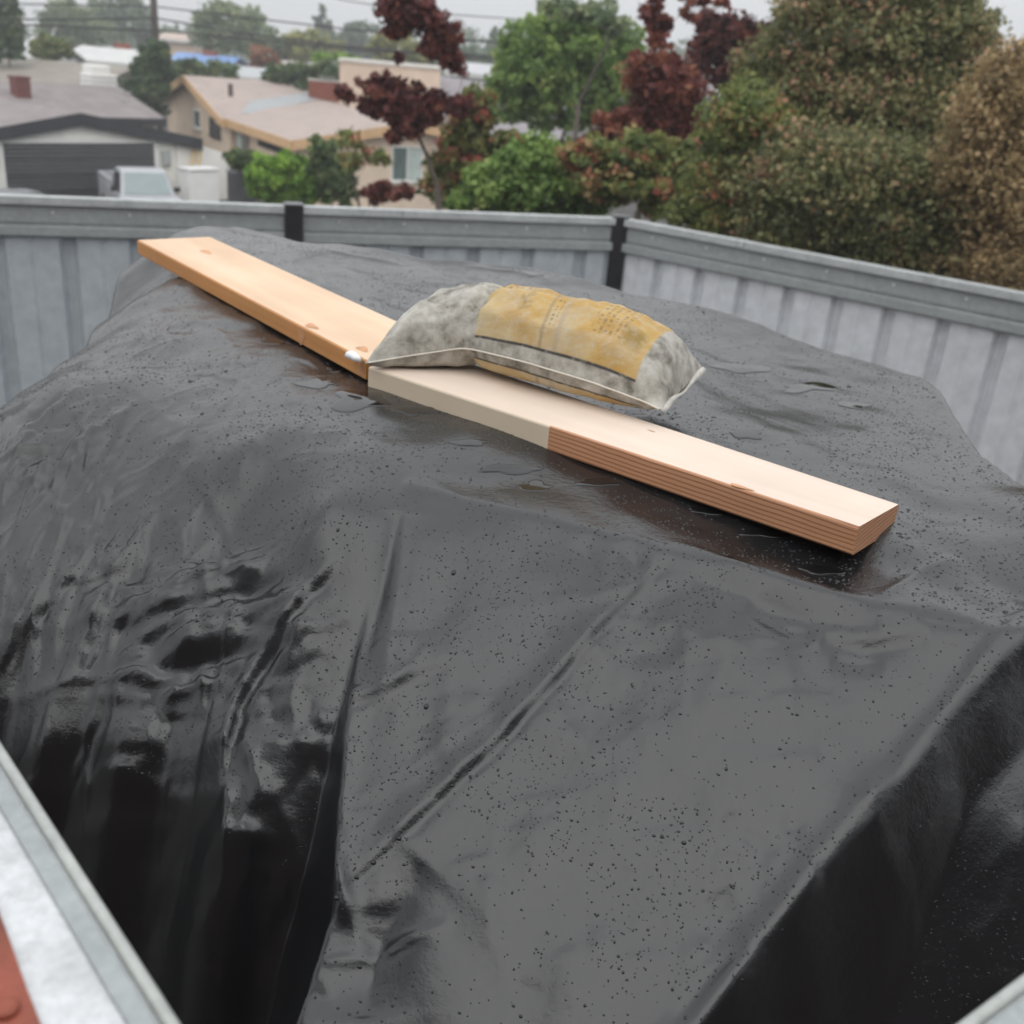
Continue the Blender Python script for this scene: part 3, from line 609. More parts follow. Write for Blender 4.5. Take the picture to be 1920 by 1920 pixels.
# ------------------------------------------------------------------ the cement bag
def bag_material():
    m, nt, b = nmat('printed_paper_sack'); L = nt.links
    uv = N(nt, 'ShaderNodeUVMap'); uv.uv_map = 'UVMap'; s = N(nt, 'ShaderNodeSeparateXYZ'); L.new(uv.outputs[0], s.inputs[0])
    U, V = s.outputs[0], s.outputs[1]
    def mth(op, a, b_=None, c=None):
        n = N(nt, 'ShaderNodeMath', operation=op)
        for i, t in enumerate((a, b_, c)):
            if t is None: continue
            if isinstance(t, (int, float)): n.inputs[i].default_value = t
            else: L.new(t, n.inputs[i])
        return n.outputs[0]
    def band(x, lo, hi, soft=.004):
        r = N(nt, 'ShaderNodeMapRange'); r.inputs[1].default_value = lo - soft; r.inputs[2].default_value = lo + soft; L.new(x, r.inputs[0])
        q = N(nt, 'ShaderNodeMapRange'); q.inputs[1].default_value = hi - soft; q.inputs[2].default_value = hi + soft; L.new(x, q.inputs[0])
        return mth('SUBTRACT', r.outputs[0], q.outputs[0])
    def mix(f, a, b_):
        n = N(nt, 'ShaderNodeMix', data_type='RGBA'); L.new(f, n.inputs[0])
        for i, t in ((6, a), (7, b_)):
            if isinstance(t, tuple): n.inputs[i].default_value = (*t, 1)
            else: L.new(t, n.inputs[i])
        return n.outputs[2]
    g1 = noise(nt, 26, 6, .62); gr = ramp(nt, g1.outputs['Fac'], [(.32, (.11, .10, .08)), (.47, (.30, .285, .245)), (.70, (.50, .485, .44))])
    g2 = noise(nt, 9, 5, .6); yel = ramp(nt, g2.outputs['Fac'], [(.3, (.28, .16, .035)), (.5, (.41, .25, .06)), (.72, (.46, .33, .12))])
    # worn paler print toward the middle of the panel
    wear = noise(nt, 5, 4, .6, stretch=(1, 2.5, 1)); wf = ramp(nt, wear.outputs['Fac'], [(.45, (0, 0, 0)), (.68, (.75,) * 3)])
    ycol = mix(wf.outputs[0], yel.outputs[0], (.47, .42, .31))
    ul, ur = .36, .885
    inu = band(U, ul, ur); inv = band(V, .09, 1.2)
    col = mix(mth('MULTIPLY', inu, inv), gr.outputs[0], ycol)
    # dark border line of the print, along the front and at the ends
    bl = mth('MULTIPLY', inu, band(V, .076, .092)); col = mix(bl, col, (.035, .03, .025))
    # rows of small lettering
    mpn = N(nt, 'ShaderNodeCombineXYZ'); L.new(mth('MULTIPLY', V, 60.0), mpn.inputs[0]); L.new(mth('MULTIPLY', mth('FLOOR', mth('MULTIPLY', U, 62.0)), 7.31), mpn.inputs[1])
    tn = N(nt, 'ShaderNodeTexNoise'); tn.inputs['Scale'].default_value = 1.0; tn.inputs['Detail'].default_value = 2; L.new(mpn.outputs[0], tn.inputs[0])
    letters = mth('GREATER_THAN', tn.outputs['Fac'], .5); rows = mth('LESS_THAN', mth('FRACT', mth('MULTIPLY', U, 62.0)), .55)
    zone = mth('MAXIMUM', mth('MULTIPLY', band(U, .385, .46), band(V, .45, .95)), mth('MULTIPLY', band(U, .56, .585), band(V, .22, .9)))
    zone = mth('MAXIMUM', zone, mth('MULTIPLY', band(U, .70, .80), band(V, .25, .55)))
    col = mix(mth('MULTIPLY', mth('MULTIPLY', mth('MULTIPLY', letters, rows), zone), .62), col, (.12, .09, .05))
    # larger lettering column and the divider
    mp3 = N(nt, 'ShaderNodeCombineXYZ'); L.new(mth('MULTIPLY', V, 22.0), mp3.inputs[0]); L.new(mth('MULTIPLY', U, 40.0), mp3.inputs[1])
    tv = N(nt, 'ShaderNodeTexVoronoi'); tv.feature = 'DISTANCE_TO_EDGE'; tv.inputs['Scale'].default_value = 1.0; L.new(mp3.outputs[0], tv.inputs[0])
    big = mth('MULTIPLY', mth('LESS_THAN', tv.outputs['Distance'], .13), mth('MULTIPLY', band(U, .455, .49), band(V, .28, .8)))
    col = mix(mth('MULTIPLY', big, .3), col, (.13, .09, .05))
    col = mix(mth('MULTIPLY', mth('MULTIPLY', band(U, .545, .556), inv), .5), col, (.16, .12, .08)); col = mix(mth('MULTIPLY', mth('MULTIPLY', band(U, .595, .612), inv), .45), col, (.30, .25, .20))
    col = mix(mth('MULTIPLY', mth('MULTIPLY', band(U, .80, .86, .012), band(V, .24, .36, .03)), .55), col, (.17, .12, .03))
    # dusty cement smears
    d1 = noise(nt, 60, 4, .7); df = ramp(nt, d1.outputs['Fac'], [(.5, (0, 0, 0)), (.75, (.5,) * 3)]); col = mix(df.outputs[0], col, (.46, .44, .39))
    L.new(col, b.inputs['Base Color']); b.inputs['Roughness'].default_value = .62
    d2 = noise(nt, 34, 6, .65); bump(nt, b, d2.outputs['Fac'], .55, .006)
    return m
def interp(keys, u):
    k = np.array(keys, float); return np.stack([np.interp(u, k[:, 0], k[:, i]) for i in range(1, k.shape[1])], -1)
def bag():
    M_ = bag_material()
    nu, nv = 120, 44
    U_ = np.linspace(0, 1, nu); V_ = np.linspace(0, 1, nv)
    F_ = [(0, 684, 681, -.508), (.18, 760, 668, -.497), (.33, 868, 652, -.476), (.37, 893, 656, -.474), (.5, 980, 677, -.472), (.75, 1110, 716, -.481), (.93, 1210, 753, -.497), (1, 1240, 768, -.506)]
    fk = [(u, *wz(x, y, EYE + z)) for u, x, y, z in F_]
    Rk = [(0, -.235, 1.93, 2.497), (.2, -.13, 1.95, 2.52), (.37, -.03, 1.925, 2.53), (.6, .12, 1.895, 2.525), (.85, .27, 1.84, 2.51)]
    e = wz(1318, 690, EYE - .488); Rk.append((1, *e))
    uf = U_; Fp = interp(fk, uf); Rp = interp(Rk, uf)
    for _ in range(5):
        Fp[1:-1] = .25 * Fp[:-2] + .5 * Fp[1:-1] + .25 * Fp[2:]; Rp[1:-1] = .25 * Rp[:-2] + .5 * Rp[1:-1] + .25 * Rp[2:]
    uu, vv = np.meshgrid(U_, V_, indexing='ij'); a = 2 * uu - 1; b_ = 2 * vv - 1
    mid = Fp[:, None] * (1 - vv[..., None]) + Rp[:, None] * vv[..., None]
    prof = np.clip(1 - np.abs(b_) ** 2.3, 0, 1) ** .62 * np.clip(1 - np.abs(a) ** np.where(a > 0, 6.5, 5), 0, 1) ** np.where(a > 0, .7, .75) * (1 - .16 * np.clip(-a, 0, 1) ** 1.5) * (1 - .12 * np.clip(a, 0, 1) ** 2)
    # the fold where the sack is bent
    fold = np.exp(-((uu - .335 - .05 * vv) / .022) ** 2) * np.clip(1.05 - vv * 1.25, 0, 1)
    fold2 = np.exp(-((uu - .375 - .02 * vv) / .03) ** 2) * np.clip(.9 - vv * 1.4, 0, 1)
    ns = lambda s, sd, **k: vnoise(uu * .6, vv * .32, s, sd, **k)
    edge = np.clip(1 - np.minimum(vv, 1 - vv) / .22, 0, 1)
    puck = ns(.05, 31) * .0022 + ns(.022, 32) * .0018 + edge * ns(.018, 33, sx=1, sy=.25) * .0035 * np.sin(math.pi * np.clip(vv * 3, 0, 1)) + ns(.12, 34) * .003
    leftw = np.clip(1 - uu / .36, 0, 1) ** .5
    puck += leftw * .004 * ns(.03, 35, sx=1, sy=.5, ang=.5)
    pin = np.minimum(1, np.minimum(np.minimum(uu, 1 - uu), np.minimum(vv, 1 - vv)) / .03)
    top = mid.copy(); top[..., 2] += .106 * prof * (1 - .32 * fold) + .012 * fold2 * prof + puck * pin
    # outward bulge near front/rear so the side is rounded
    fr_dir = (Fp - Rp); fr_dir /= np.linalg.norm(fr_dir, axis=1, keepdims=True)
    bul = np.clip(1 - np.abs(np.abs(b_) - .75) / .25, 0, 1) * prof * .012
    top[..., :2] += (np.sign(-b_) * bul)[..., None] * fr_dir[:, None, :2]
    bot = mid.copy(); bot[..., 2] -= .058 * prof * (1 - .5 * fold) + .6 * puck * pin
    bot[..., :2] += (np.sign(-b_) * bul * .7)[..., None] * fr_dir[:, None, :2]
    floor = EYE + ZB + .002
    bot[..., 2] = np.maximum(bot[..., 2], floor + .0006 * prof); 
    top = np.maximum(top, np.stack([top[..., 0], top[..., 1], bot[..., 2] + .0015 * pin], -1)) if False else top
    top[..., 2] = np.maximum(top[..., 2], bot[..., 2] + .0012 * pin)
    n = nu * nv; V = np.concatenate([top.reshape(-1, 3), bot.reshape(-1, 3)])
    I = np.arange(n).reshape(nu, nv)
    q1 = np.stack([I[:-1, :-1], I[1:, :-1], I[1:, 1:], I[:-1, 1:]], -1).reshape(-1, 4); q2 = q1[:, ::-1] + n
    root = empty('cement_bag', (0, 1.75, EYE + ZB), 'dusty grey and yellow paper sack of cement bent over the boards', 'bag')
    o = fast_mesh('sack', V, np.concatenate([q1, q2]), M_, root, smooth=True)
    me = o.data; uvl = me.uv_layers.new(name='UVMap'); li = np.empty(len(me.loops), dtype=np.int32); me.loops.foreach_get('vertex_index', li)
    def arc(S):
        d_ = np.linalg.norm(np.diff(S, axis=1), axis=2); c_ = np.concatenate([np.zeros((nu, 1)), np.cumsum(d_, axis=1)], 1); return c_ / c_[:, -1:]
    uvv = np.stack([np.concatenate([uu.ravel(), uu.ravel()]), np.concatenate([arc(top).ravel(), arc(bot).ravel()])], -1)[li]
    uvl.data.foreach_set('uv', uvv.astype(np.float32).ravel())
    th = simple('stitch_thread', (.62, .58, .50), .8, .1, 40)
    s = MB(); s.tube([Fp[i] + fr_dir[i] * .002 for i in range(2, nu - 1, 2)], .0014, 6); s.build('stitching', th, root)
    # torn paper corners at the right end
    flap = simple('flap_paper', (.46, .44, .40), .7, .25, 30)
    s = MB(); c0 = Fp[-1]; c1 = Rp[-1]; d = (c1 - c0); out = np.cross(d / np.linalg.norm(d), [0, 0, 1.]); out = out if out[0] > 0 else -out
    pts = []; npn = 15
    for i in range(npn):
        t = i / (npn - 1); p = c0 * (1 - t) + c1 * t
        pts.append((p + np.array([0, 0, .006 * math.sin(t * 9)]), p + out * (.005 + .003 * abs(math.cos(math.pi * t)) ** 3 + .001 * math.sin(t * 17)) + np.array([0, 0, .002 * math.sin(t * 6 + 1) - .003])))
    Vf = [a_ for p in pts for a_ in p]; Ff = [(2 * i, 2 * i + 1, 2 * i + 3, 2 * i + 2) for i in range(npn - 1)]
    of = mesh_obj('end_seam', Vf, Ff, flap, root, True); md = of.modifiers.new('t', 'SOLIDIFY'); md.thickness = .002
bag()
# ------------------------------------------------------------------ steel fence round the yard
def galv(name, c, rough, var, metallic=.0, sc=9, streak=(1, 1, 1)):
    if name in MATS: return MATS[name]
    m, nt, b = nmat(name); c = np.array(c)
    t = noise(nt, sc, 6, .65, stretch=streak); t2 = noise(nt, sc * 5, 4, .6)
    r = ramp(nt, t.outputs['Fac'], [(.25, c * (1 - var)), (.55, c), (.8, np.minimum(c * (1 + var * .6), 1))])
    r2 = ramp(nt, t2.outputs['Fac'], [(.3, (.8, .8, .8)), (.7, (1, 1, 1))])
    mu = N(nt, 'ShaderNodeMix', data_type='RGBA', blend_type='MULTIPLY'); mu.inputs[0].default_value = 1
    nt.links.new(r.outputs[0], mu.inputs[6]); nt.links.new(r2.outputs[0], mu.inputs[7]); nt.links.new(mu.outputs[2], b.inputs['Base Color'])
    b.inputs['Roughness'].default_value = rough; b.inputs['Metallic'].default_value = metallic
    bump(nt, b, t2.outputs['Fac'], .08, .002); MATS[name] = m; return m
G_PANEL = galv('fence_panel_steel', (.47, .515, .55), .36, .05, .25, 2, (1, 1, .6))
G_CAP = galv('fence_cap_steel', (.46, .48, .48), .4, .28, .2, 7)
G_RAIL = galv('fence_rail_steel', (.32, .34, .345), .42, .16, .2, 5, (1, 1, 2.5))
BLACK = simple('black_post_paint', (.012, .012, .014), .4, .3, 10)
SCREW = simple('zinc_screw', (.75, .75, .75), .3, .1, 20, .4)
FTOP = 1.85
def fence_bay(a, b, w_panel, label, pmat=None):
    a = np.array([a[0], a[1], 0.]); b = np.array([b[0], b[1], 0.]); L = np.linalg.norm(b - a); t = (b - a) / L
    n = np.array([t[1], -t[0], 0]); n = n if n @ (-a) > 0 else -n          # towards the yard
    z = np.array([0, 0, 1.])
    root = empty('steel_fence_section', (a + b) / 2, label, 'fence', 'steel fence sections round the yard')
    g = .070
    # cap: folded channel in two lengths with a visible joint
    k0 = g; sp_ = L * random.uniform(.3, .4)
    for s0, s1 in ((g, sp_), (sp_ + .004, L - g)):
        m = MB(); dz = random.uniform(-.002, .002)
        m.box(a + t * s0 - n * .045 + z * (FTOP - .012 + dz), t * (s1 - s0), n * .10, z * .012)
        m.box(a + t * s0 + n * .043 + z * (FTOP - .058 + dz), t * (s1 - s0), n * .012, z * .045)
        m.box(a + t * s0 - n * .045 + z * (FTOP - .058 + dz), t * (s1 - s0), n * .012, z * .045)
        bevel(m.build('cap', G_CAP, root), .004)
    m = MB(); m.box(a + t * g - n * .02 + z * (FTOP - .185), t * (L - 2 * g), n * .042, z * .165); r_ = bevel(m.build('top_rail', G_RAIL, root), .004)
    m = MB(); m.box(a + t * g - n * .02 + z * (FTOP - .275), t * (L - 2 * g), n * .066, z * .072)
    m.box(a + t * g - n * .02 + z * (FTOP - .2029), t * (L - 2 * g), n * .032, z * .0175); lr = bevel(m.build('lower_rail', G_RAIL, root), .005)
    k = .35
    while k < L - .2:
        m = MB(); p = a + t * k + n * .024 + z * (FTOP - .11); m.tube([p, p + n * .006], .009, 8); m.build('screw', SCREW, root); k += .52
    # profiled wall sheets
    s = .03; i = 0
    while s < L - .04:
        e = min(s + w_panel, L - .03); w = e - s
        pr = [(0, -.050), (.040, -.050), (.065, .008), (.22, .011), (.23, .003), (.25, .003), (.26, .011), (.415, .008), (.44, -.050)]
        pr = [(x / .48 * w_panel, d) for x, d in pr]; pr = [(x, d) for x, d in pr if x < w - .002] + [(w - .0015, -.050)]
        V = []; Fc = []
        for x, d in pr:
            for zz in (.01, FTOP - .24): V.append(a + t * (s + x) + n * (d - .010) + z * zz)
        for q_ in range(len(pr) - 1): Fc.append((2 * q_, 2 * q_ + 2, 2 * q_ + 3, 2 * q_ + 1))
        o = mesh_obj('panel', V, Fc, pmat or G_PANEL, root); md = o.modifiers.new('t', 'SOLIDIFY'); md.thickness = .0015; md.offset = 0
        s = e; i += 1
    return root
def fence_post(p, ang, label):
    root = empty('fence_post', (p[0], p[1], 0), label, 'post', 'black fence posts')
    c, s = math.cos(ang), math.sin(ang); t = np.array([c, s, 0]); n = np.array([-s, c, 0]); o = np.array([p[0], p[1], 0.])
    m = MB(); m.box(o - t * .066 - n * .075, t * .132, n * .13, np.array([0, 0, FTOP + .012])); bevel(m.build('post', BLACK, root), .006)
    m = MB(); m.box(o - t * .070 - n * .079 + np.array([0, 0, FTOP + .0125]), t * .140, n * .138, np.array([0, 0, .006])); bevel(m.build('post_cap', simple('post_cap_paint', (.10, .10, .11), .35, .2, 10), root), .002)
    return root
pA = np.array([-1.884, 8.109]); pB = np.array([.713, 9.07]); tl = (pB - pA) / np.linalg.norm(pB - pA)
pL = pA - tl * 3.1; pR = np.array([3.315, 7.047]); tr = (pR - pB) / np.linalg.norm(pR - pB); pR2 = pB + tr * 3.95
fence_bay(pL, pA, .48, 'grey steel fence section left of the black post, in front of the garage')
fence_bay(pA, pB, .48, 'grey steel fence section between the two black posts')
fence_bay(pB, pR2, .40, 'grey steel fence section running from the corner post towards the right, its lit facing coloured lighter', galv('panel_steel_lit', (.64, .66, .69), .35, .06, .2, 2, (1, 1, .6)))  # lighter copy of the panel steel: brightness of the lit facing put into its colour
fence_post(pA, math.atan2(tl[1], tl[0]), 'black square fence post standing in front of the tan house')
fence_post(pB, math.atan2(tl[1], tl[0]) - .5, 'black corner fence post where the fence turns, in front of the shrubs')

# ------------------------------------------------------------------ metal rails in the foreground
def rail(name, label, p0, p1, inner, lip_h, zc):
    """p0-p1 outer edge in plan; flange reaches inwards by `inner`"""
    p0 = np.array([*p0, 0.]); p1 = np.array([*p1, 0.]); t = p1 - p0; L = np.linalg.norm(t); t /= L
    n = np.array([-t[1], t[0], 0]) * inner[1]; z = np.array([0, 0, 1.])
    root = empty(name, (p0 + p1) / 2 + z * zc, label, 'rail', 'galvanised steel rails at the bottom of the view')
    gm = galv('spangled_zinc', (.60, .62, .63), .38, .30, .15, 30)
    o = p0 + z * zc; w = inner[0]
    m = MB(); m.box(o - z * .003, t * L, n * w, z * .003); m.box(o - z * .12 + n * .000, t * L, n * .003, z * .1168); bevel(m.build('flange', gm, root), .0012)
    m = MB(); m.tube([o + n * .004 + z * .001, o + n * .004 + z * .001 + t * L], .0045, 12); m.build('rolled_edge', galv('zinc_lip', (.42, .44, .42), .4, .2, .2, 20), root, True)
    m = MB(); m.box(o + n * .010 + z * .0002, t * L, n * (w * lip_h), z * .003); bevel(m.build('raised_lip', galv('zinc_lip2', (.33, .36, .36), .4, .15, .2, 20), root), .0015)
    return root, o, t, n, L
zl = EYE - .52
q0 = wz(-60, 1300, zl)[:2]; q1 = wz(400, 2022, zl)[:2]
ql = wz(0, 1718, zl)[:2]; dv = (q1 - q0) / np.linalg.norm(q1 - q0); nn_ = np.array([-dv[1], dv[0]]); wid = (ql - q0) @ nn_
q00 = q0 - dv * .5
ra, o_, t_, n_, L_ = rail('steel_rail', 'galvanised steel rail crossing the lower left corner', q00, q1 + dv * .3, (abs(wid) + .05, 1 if wid > 0 else -1), .13, zl)
# red oxide plate bolted on the rail
red = simple('red_oxide_paint', (.20, .048, .026), .6, .45, 22, bumpd=.002)
g = np.random.default_rng(5); ns_ = 30; Vp = []
for i in range(ns_ + 1):
    s = i / ns_ * L_; e = o_ + t_ * s + n_ * (abs(wid) + .003 * math.sin(s * 30) + g.uniform(-.0012, .0012) + (.006 if s > L_ * .62 else 0)); Vp.append(e + np.array([0, 0, .0006]))
Vp += [Vp[-1] + n_ * .14, Vp[0] + n_ * .14]
m = MB(); m.slab(Vp, (0, 0, .003)); plate = m.build('red_plate', red, ra)
rv = wz(12, 1893, zl + .004); m = MB(); m.tube([rv, rv + np.array([0, 0, .0025]), rv + np.array([0, 0, .004])], [.0075, .007, .003], 14); m.build('rivet', red, ra, True)
q0 = wz(1790, 1927, zl)[:2]; q1 = wz(1930, 1822, zl)[:2]; dv = (q1 - q0) / np.linalg.norm(q1 - q0); nn_ = np.array([-dv[1], dv[0]]); inn = wz(1910, 1910, zl)[:2] - q0; sg_ = 1 if inn @ nn_ > 0 else -1
rail('steel_rail', 'galvanised steel rail just showing in the lower right corner', q0 - dv * .3, q1 + dv * .4, (.16, sg_), .12, zl)

# ------------------------------------------------------------------ red shed added unseen behind the eye to darken the wet sheet's reflections
shed = empty('added_shed', (0, -2.6, 0), 'unseen rust red shed wall added behind the viewpoint to darken the sheet reflections', 'shed')
SR = simple('added_shed_red', (.10, .055, .048), .5, .25, 4, stretch=(6, 6, .5)); m = MB(); m.box((-7, -6.0, 0), (14, 0, 0), (0, 3.7, 0), (0, 0, 4.3)); m.build('wall', SR, shed)
for k in range(28): m = MB(); m.box((-6.95 + k * .5, -2.299, .02), (.06, 0, 0), (0, .03, 0), (0, 0, 4.2)); m.build('wall_rib', SR, shed)
m = MB(); m.slab([(-7.3, -1.95, 4.31), (7.3, -1.95, 4.31), (7.3, -6.4, 5.3), (-7.3, -6.4, 5.3)], (0, 0, .06)); m.build('roof', G_PANEL, shed)

# ------------------------------------------------------------------ houses
def wall_mat(name, c): return simple(name, c, .8, .10, 1.6)
def shingle(name, c, var=.22):
    if name in MATS: return MATS[name]
    m, nt, b = nmat(name); c = np.array(c)
    t = noise(nt, 1.4, 6, .65); t2 = noise(nt, 16, 3, .6, stretch=(1, 1, 1))
    r = ramp(nt, t.outputs['Fac'], [(.3, c * (1 - var)), (.7, c * (1 + var))]); r2 = ramp(nt, t2.outputs['Fac'], [(.3, (.7,) * 3), (.7, (1.05,) * 3)])
    mu = N(nt, 'ShaderNodeMix', data_type='RGBA', blend_type='MULTIPLY'); mu.inputs[0].default_value = 1
    nt.links.new(r.outputs[0], mu.inputs[6]); nt.links.new(r2.outputs[0], mu.inputs[7]); nt.links.new(mu.outputs[2], b.inputs['Base Color']); b.inputs['Roughness'].default_value = .75
    bump(nt, b, t2.outputs['Fac'], .5, .03); MATS[name] = m; return m
Zv = np.array([0, 0, 1.])
def gable_house(name, label, P, g, e, width, length, z0, zeave, zapex, wallm, roofm, fasciam, over=.5, fh=.28, oe=None, group='houses beyond the fence'):
    """P: front corner (plan); g: direction along the gable end; e: direction of the ridge. returns root and a wall-point function"""
    P = np.array([P[0], P[1], 0.]); g = np.array([g[0], g[1], 0.]); e = np.array([e[0], e[1], 0.])
    root = empty(name, P + (g * width + e * length) / 2 + Zv * z0, label, 'house', group)
    A0, B0 = P, P + g * width; ap = P + g * width / 2
    m = MB(); poly = [A0 + Zv * z0, B0 + Zv * z0, B0 + Zv * zeave, ap + Zv * zapex, A0 + Zv * zeave]; m.slab(poly, e * length); m.build('wall', wallm, root)
    sl_ = (zapex - zeave) / (width / 2); th = .12; oe = over if oe is None else oe
    for side in (0, 1):
        gs = g if side == 0 else -g; base = A0 if side == 0 else B0
        lo = base - gs * over + Zv * (zeave - over * sl_ + .03); hi = ap + Zv * (zapex + .03)
        m = MB(); m.slab([lo - e * oe, hi - e * oe, hi + e * (length + oe), lo + e * (length + oe)], Zv * th); m.build('roof_slope', roofm, root)
        # rake fascia on both ends and eave fascia
        m = MB(); m.slab([lo - e * (oe + .04) + Zv * (th + .015), hi - e * (oe + .04) + Zv * (th + .015), hi - e * (oe + .04) - Zv * (fh - th), lo - e * (oe + .04) - Zv * (fh - th)], e * .037); m.build('fascia', fasciam, root)
        m = MB(); m.slab([lo - gs * .003 - e * oe + Zv * (th + .01), lo - gs * .003 + e * (length + oe) + Zv * (th + .01), lo - gs * .003 + e * (length + oe) - Zv * (fh - th), lo - gs * .003 - e * oe - Zv * (fh - th)], -gs * .04); m.build('fascia', fasciam, root)
    return root
def window(root, p, t, n, w, h, framem, glassm, bars=(1, 0), fw=.07, curtain=None, name='window'):
    """p: lower corner on the wall, t along the wall, n outward"""
    p = np.array(p, float); m = MB(); d = n * .05
    for o, a, b_ in ((p - t * fw - Zv * fw, t * (w + 2 * fw), Zv * fw), (p - t * fw + Zv * h, t * (w + 2 * fw), Zv * fw), (p - t * fw, t * fw, Zv * h), (p + t * w, t * fw, Zv * h)): m.box(o, a, b_, d)
    for i in range(1, bars[0] + 1): m.box(p + t * (w * i / (bars[0] + 1) - .02), t * .04, Zv * h, n * .04)
    for i in range(1, bars[1] + 1): m.box(p + Zv * (h * i / (bars[1] + 1) - .02), t * w, Zv * .04, n * .038)
    f = m.build(name, framem, root)
    m = MB(); m.box(p, t * w, Zv * h, n * .015); pane = m.build('pane', glassm, None); pane.parent = f
    m = MB(); m.box(p - t * (fw + .06) - Zv * (fw + .05), t * (w + 2 * fw + .12), Zv * .045, n * .13); s = m.build('sill', framem, None); s.parent = f
    if curtain:
        m = MB(); 
        for k in range(5): m.box(p + t * (w * (.5 + .1 * k)) + Zv * .03, t * (w * .095), Zv * (h - .06), n * (.019 + .003 * (k % 2)))
        cu = m.build('curtain', curtain, None); cu.parent = f
    return f
GLASS = simple('window_glass', (.10, .14, .13), .08, .3, 2); GLASSD = simple('dark_glass', (.015, .016, .018), .1, .3, 2)
WHITE = simple('white_trim', (.72, .72, .69), .6, .06, 3); CURT = simple('pale_curtain', (.45, .52, .49), .8, .1, 5)
# --- white garage house
W1 = wall_mat('white_stucco', (.76, .76, .71)); RF1 = shingle('grey_brown_shingle', (.235, .205, .20)); FA1 = simple('charcoal_trim', (.022, .024, .030), .55, .15, 3)
g0 = wz(0, 268, -.85); g1 = wz(297, 268, -.85); tg = (g1 - g0)[:2]; tg /= np.linalg.norm(tg); ng = np.array([tg[1], -tg[0]]); 
n3 = np.array([ng[0], ng[1], 0]); t3 = np.array([tg[0], tg[1], 0])
def fac(x, y): 
    p = wplane(x, y, g0, n3); return (p - g0) @ t3, p[2]
sa, za = fac(145, 214); sr_, zr_ = fac(372, 262); sw, zw = fac(328, 262)
half = sw - sa; z_eave = za - (za - zr_) * half / (sr_ - sa)
GP = g0[:2] + tg * (sa - half)
house1 = gable_house('garage_house', 'white garage with charcoal fascia and grey shingle roof behind the pickup', GP, tg, -ng, 2 * half, 11.0, -3.0, z_eave - .1, za - .1, W1, RF1, FA1, over=sr_ - sw, fh=.42, oe=.22)
d0, dz0 = fac(3, 272); d1, dz1 = fac(287, 272)
DM = simple('charcoal_door', (.034, .036, .043), .4, .25, 4)
o3 = g0 + t3 * d0; o3[2] = -3.0
dr = None
m = MB(); fz = -.85 + 3
for o, a, b_ in ((o3 - t3 * .14, t3 * .14, Zv * (fz + .14)), (o3 + t3 * (d1 - d0), t3 * .14, Zv * (fz + .14)), (o3 + Zv * fz, t3 * (d1 - d0), Zv * .14)): m.box(o + n3 * .001, a, b_, n3 * .06)
door = m.build('garage_door', WHITE, house1)
nrow = 16
for i in range(nrow):
    m = MB(); h = fz / nrow; m.box(o3 + Zv * (i * h + .012) + n3 * .002, t3 * (d1 - d0), Zv * (h - .024), n3 * (.03 if i % 4 else .055)); s = m.build('door_slat', DM, None); s.parent = door
m = MB(); lx, lz = fac(310, 295); p = g0 + t3 * (lx - .17); p[2] = lz - .3; m.box(p, t3 * .34, Zv * .55, n3 * .12); m.box(p + t3 * .05 + Zv * .05 + n3 * .121, t3 * .24, Zv * .4, n3 * .02); m.build('meter_box', simple('grey_box', (.36, .38, .37), .5, .1, 5), house1)
def on_roof(x, y, side=1):
    """pixel on the right-hand slope of the garage roof"""
    apx = np.array([*(GP + tg * half), za - .1 + .15]); sl_ = (za - z_eave) / half
    n = np.array([tg[0] * sl_ * side, tg[1] * sl_ * side, 1.]); return wplane(x, y, apx, n)
BRICK = simple('red_brick', (.24, .065, .04), .8, .3, 8)
def chimney_box(name, c, w, d, h, mat, parent, t, courses=0):
    t = np.array([t[0], t[1], 0.]); n = np.array([-t[1], t[0], 0.]); c = np.array(c, float)
    if not courses:
        m = MB(); m.box(c - t * w / 2 - n * d / 2, t * w, n * d, Zv * h); m.box(c - t * (w / 2 + .04) - n * (d / 2 + .04) + Zv * (h + .001), t * (w + .08), n * (d + .08), Zv * .06); return m.build(name, mat, parent)
    m = MB(); m.box(c - t * (w / 2 - .015) - n * (d / 2 - .015), t * (w - .03), n * (d - .03), Zv * h); root = m.build(name, simple('mortar', (.34, .29, .25), .9, .1, 9), parent)
    bl = h / courses
    for k in range(courses):
        m = MB(); nb = max(2, int(w / .42)); off = .5 * (k % 2)
        for side in (-1, 1):
            j = -off
            while j < nb:
                x0 = max(0, j) * w / nb; x1 = min(nb, j + 1) * w / nb
                if x1 - x0 > .02: m.box(c - t * (w / 2 - x0 - .006) + n * (side * d / 2 - (.03 if side > 0 else 0)) + Zv * (k * bl + .006), t * (x1 - x0 - .012), n * .03, Zv * (bl - .012))
                j += 1
            m.box(c + t * (side * w / 2 - (.03 if side > 0 else 0)) - n * (d / 2 - .04) + Zv * (k * bl + .006), t * .03, n * (d - .08), Zv * (bl - .012))
        b_ = m.build('brick_course', BRICK, None); b_.parent = root
    m = MB(); m.box(c - t * (w / 2 + .05) - n * (d / 2 + .05) + Zv * (h + .001), t * (w + .1), n * (d + .1), Zv * .07); b_ = m.build('chimney_cap', simple('concrete_cap', (.45, .43, .40), .8, .1, 5), None); b_.parent = root
    return root
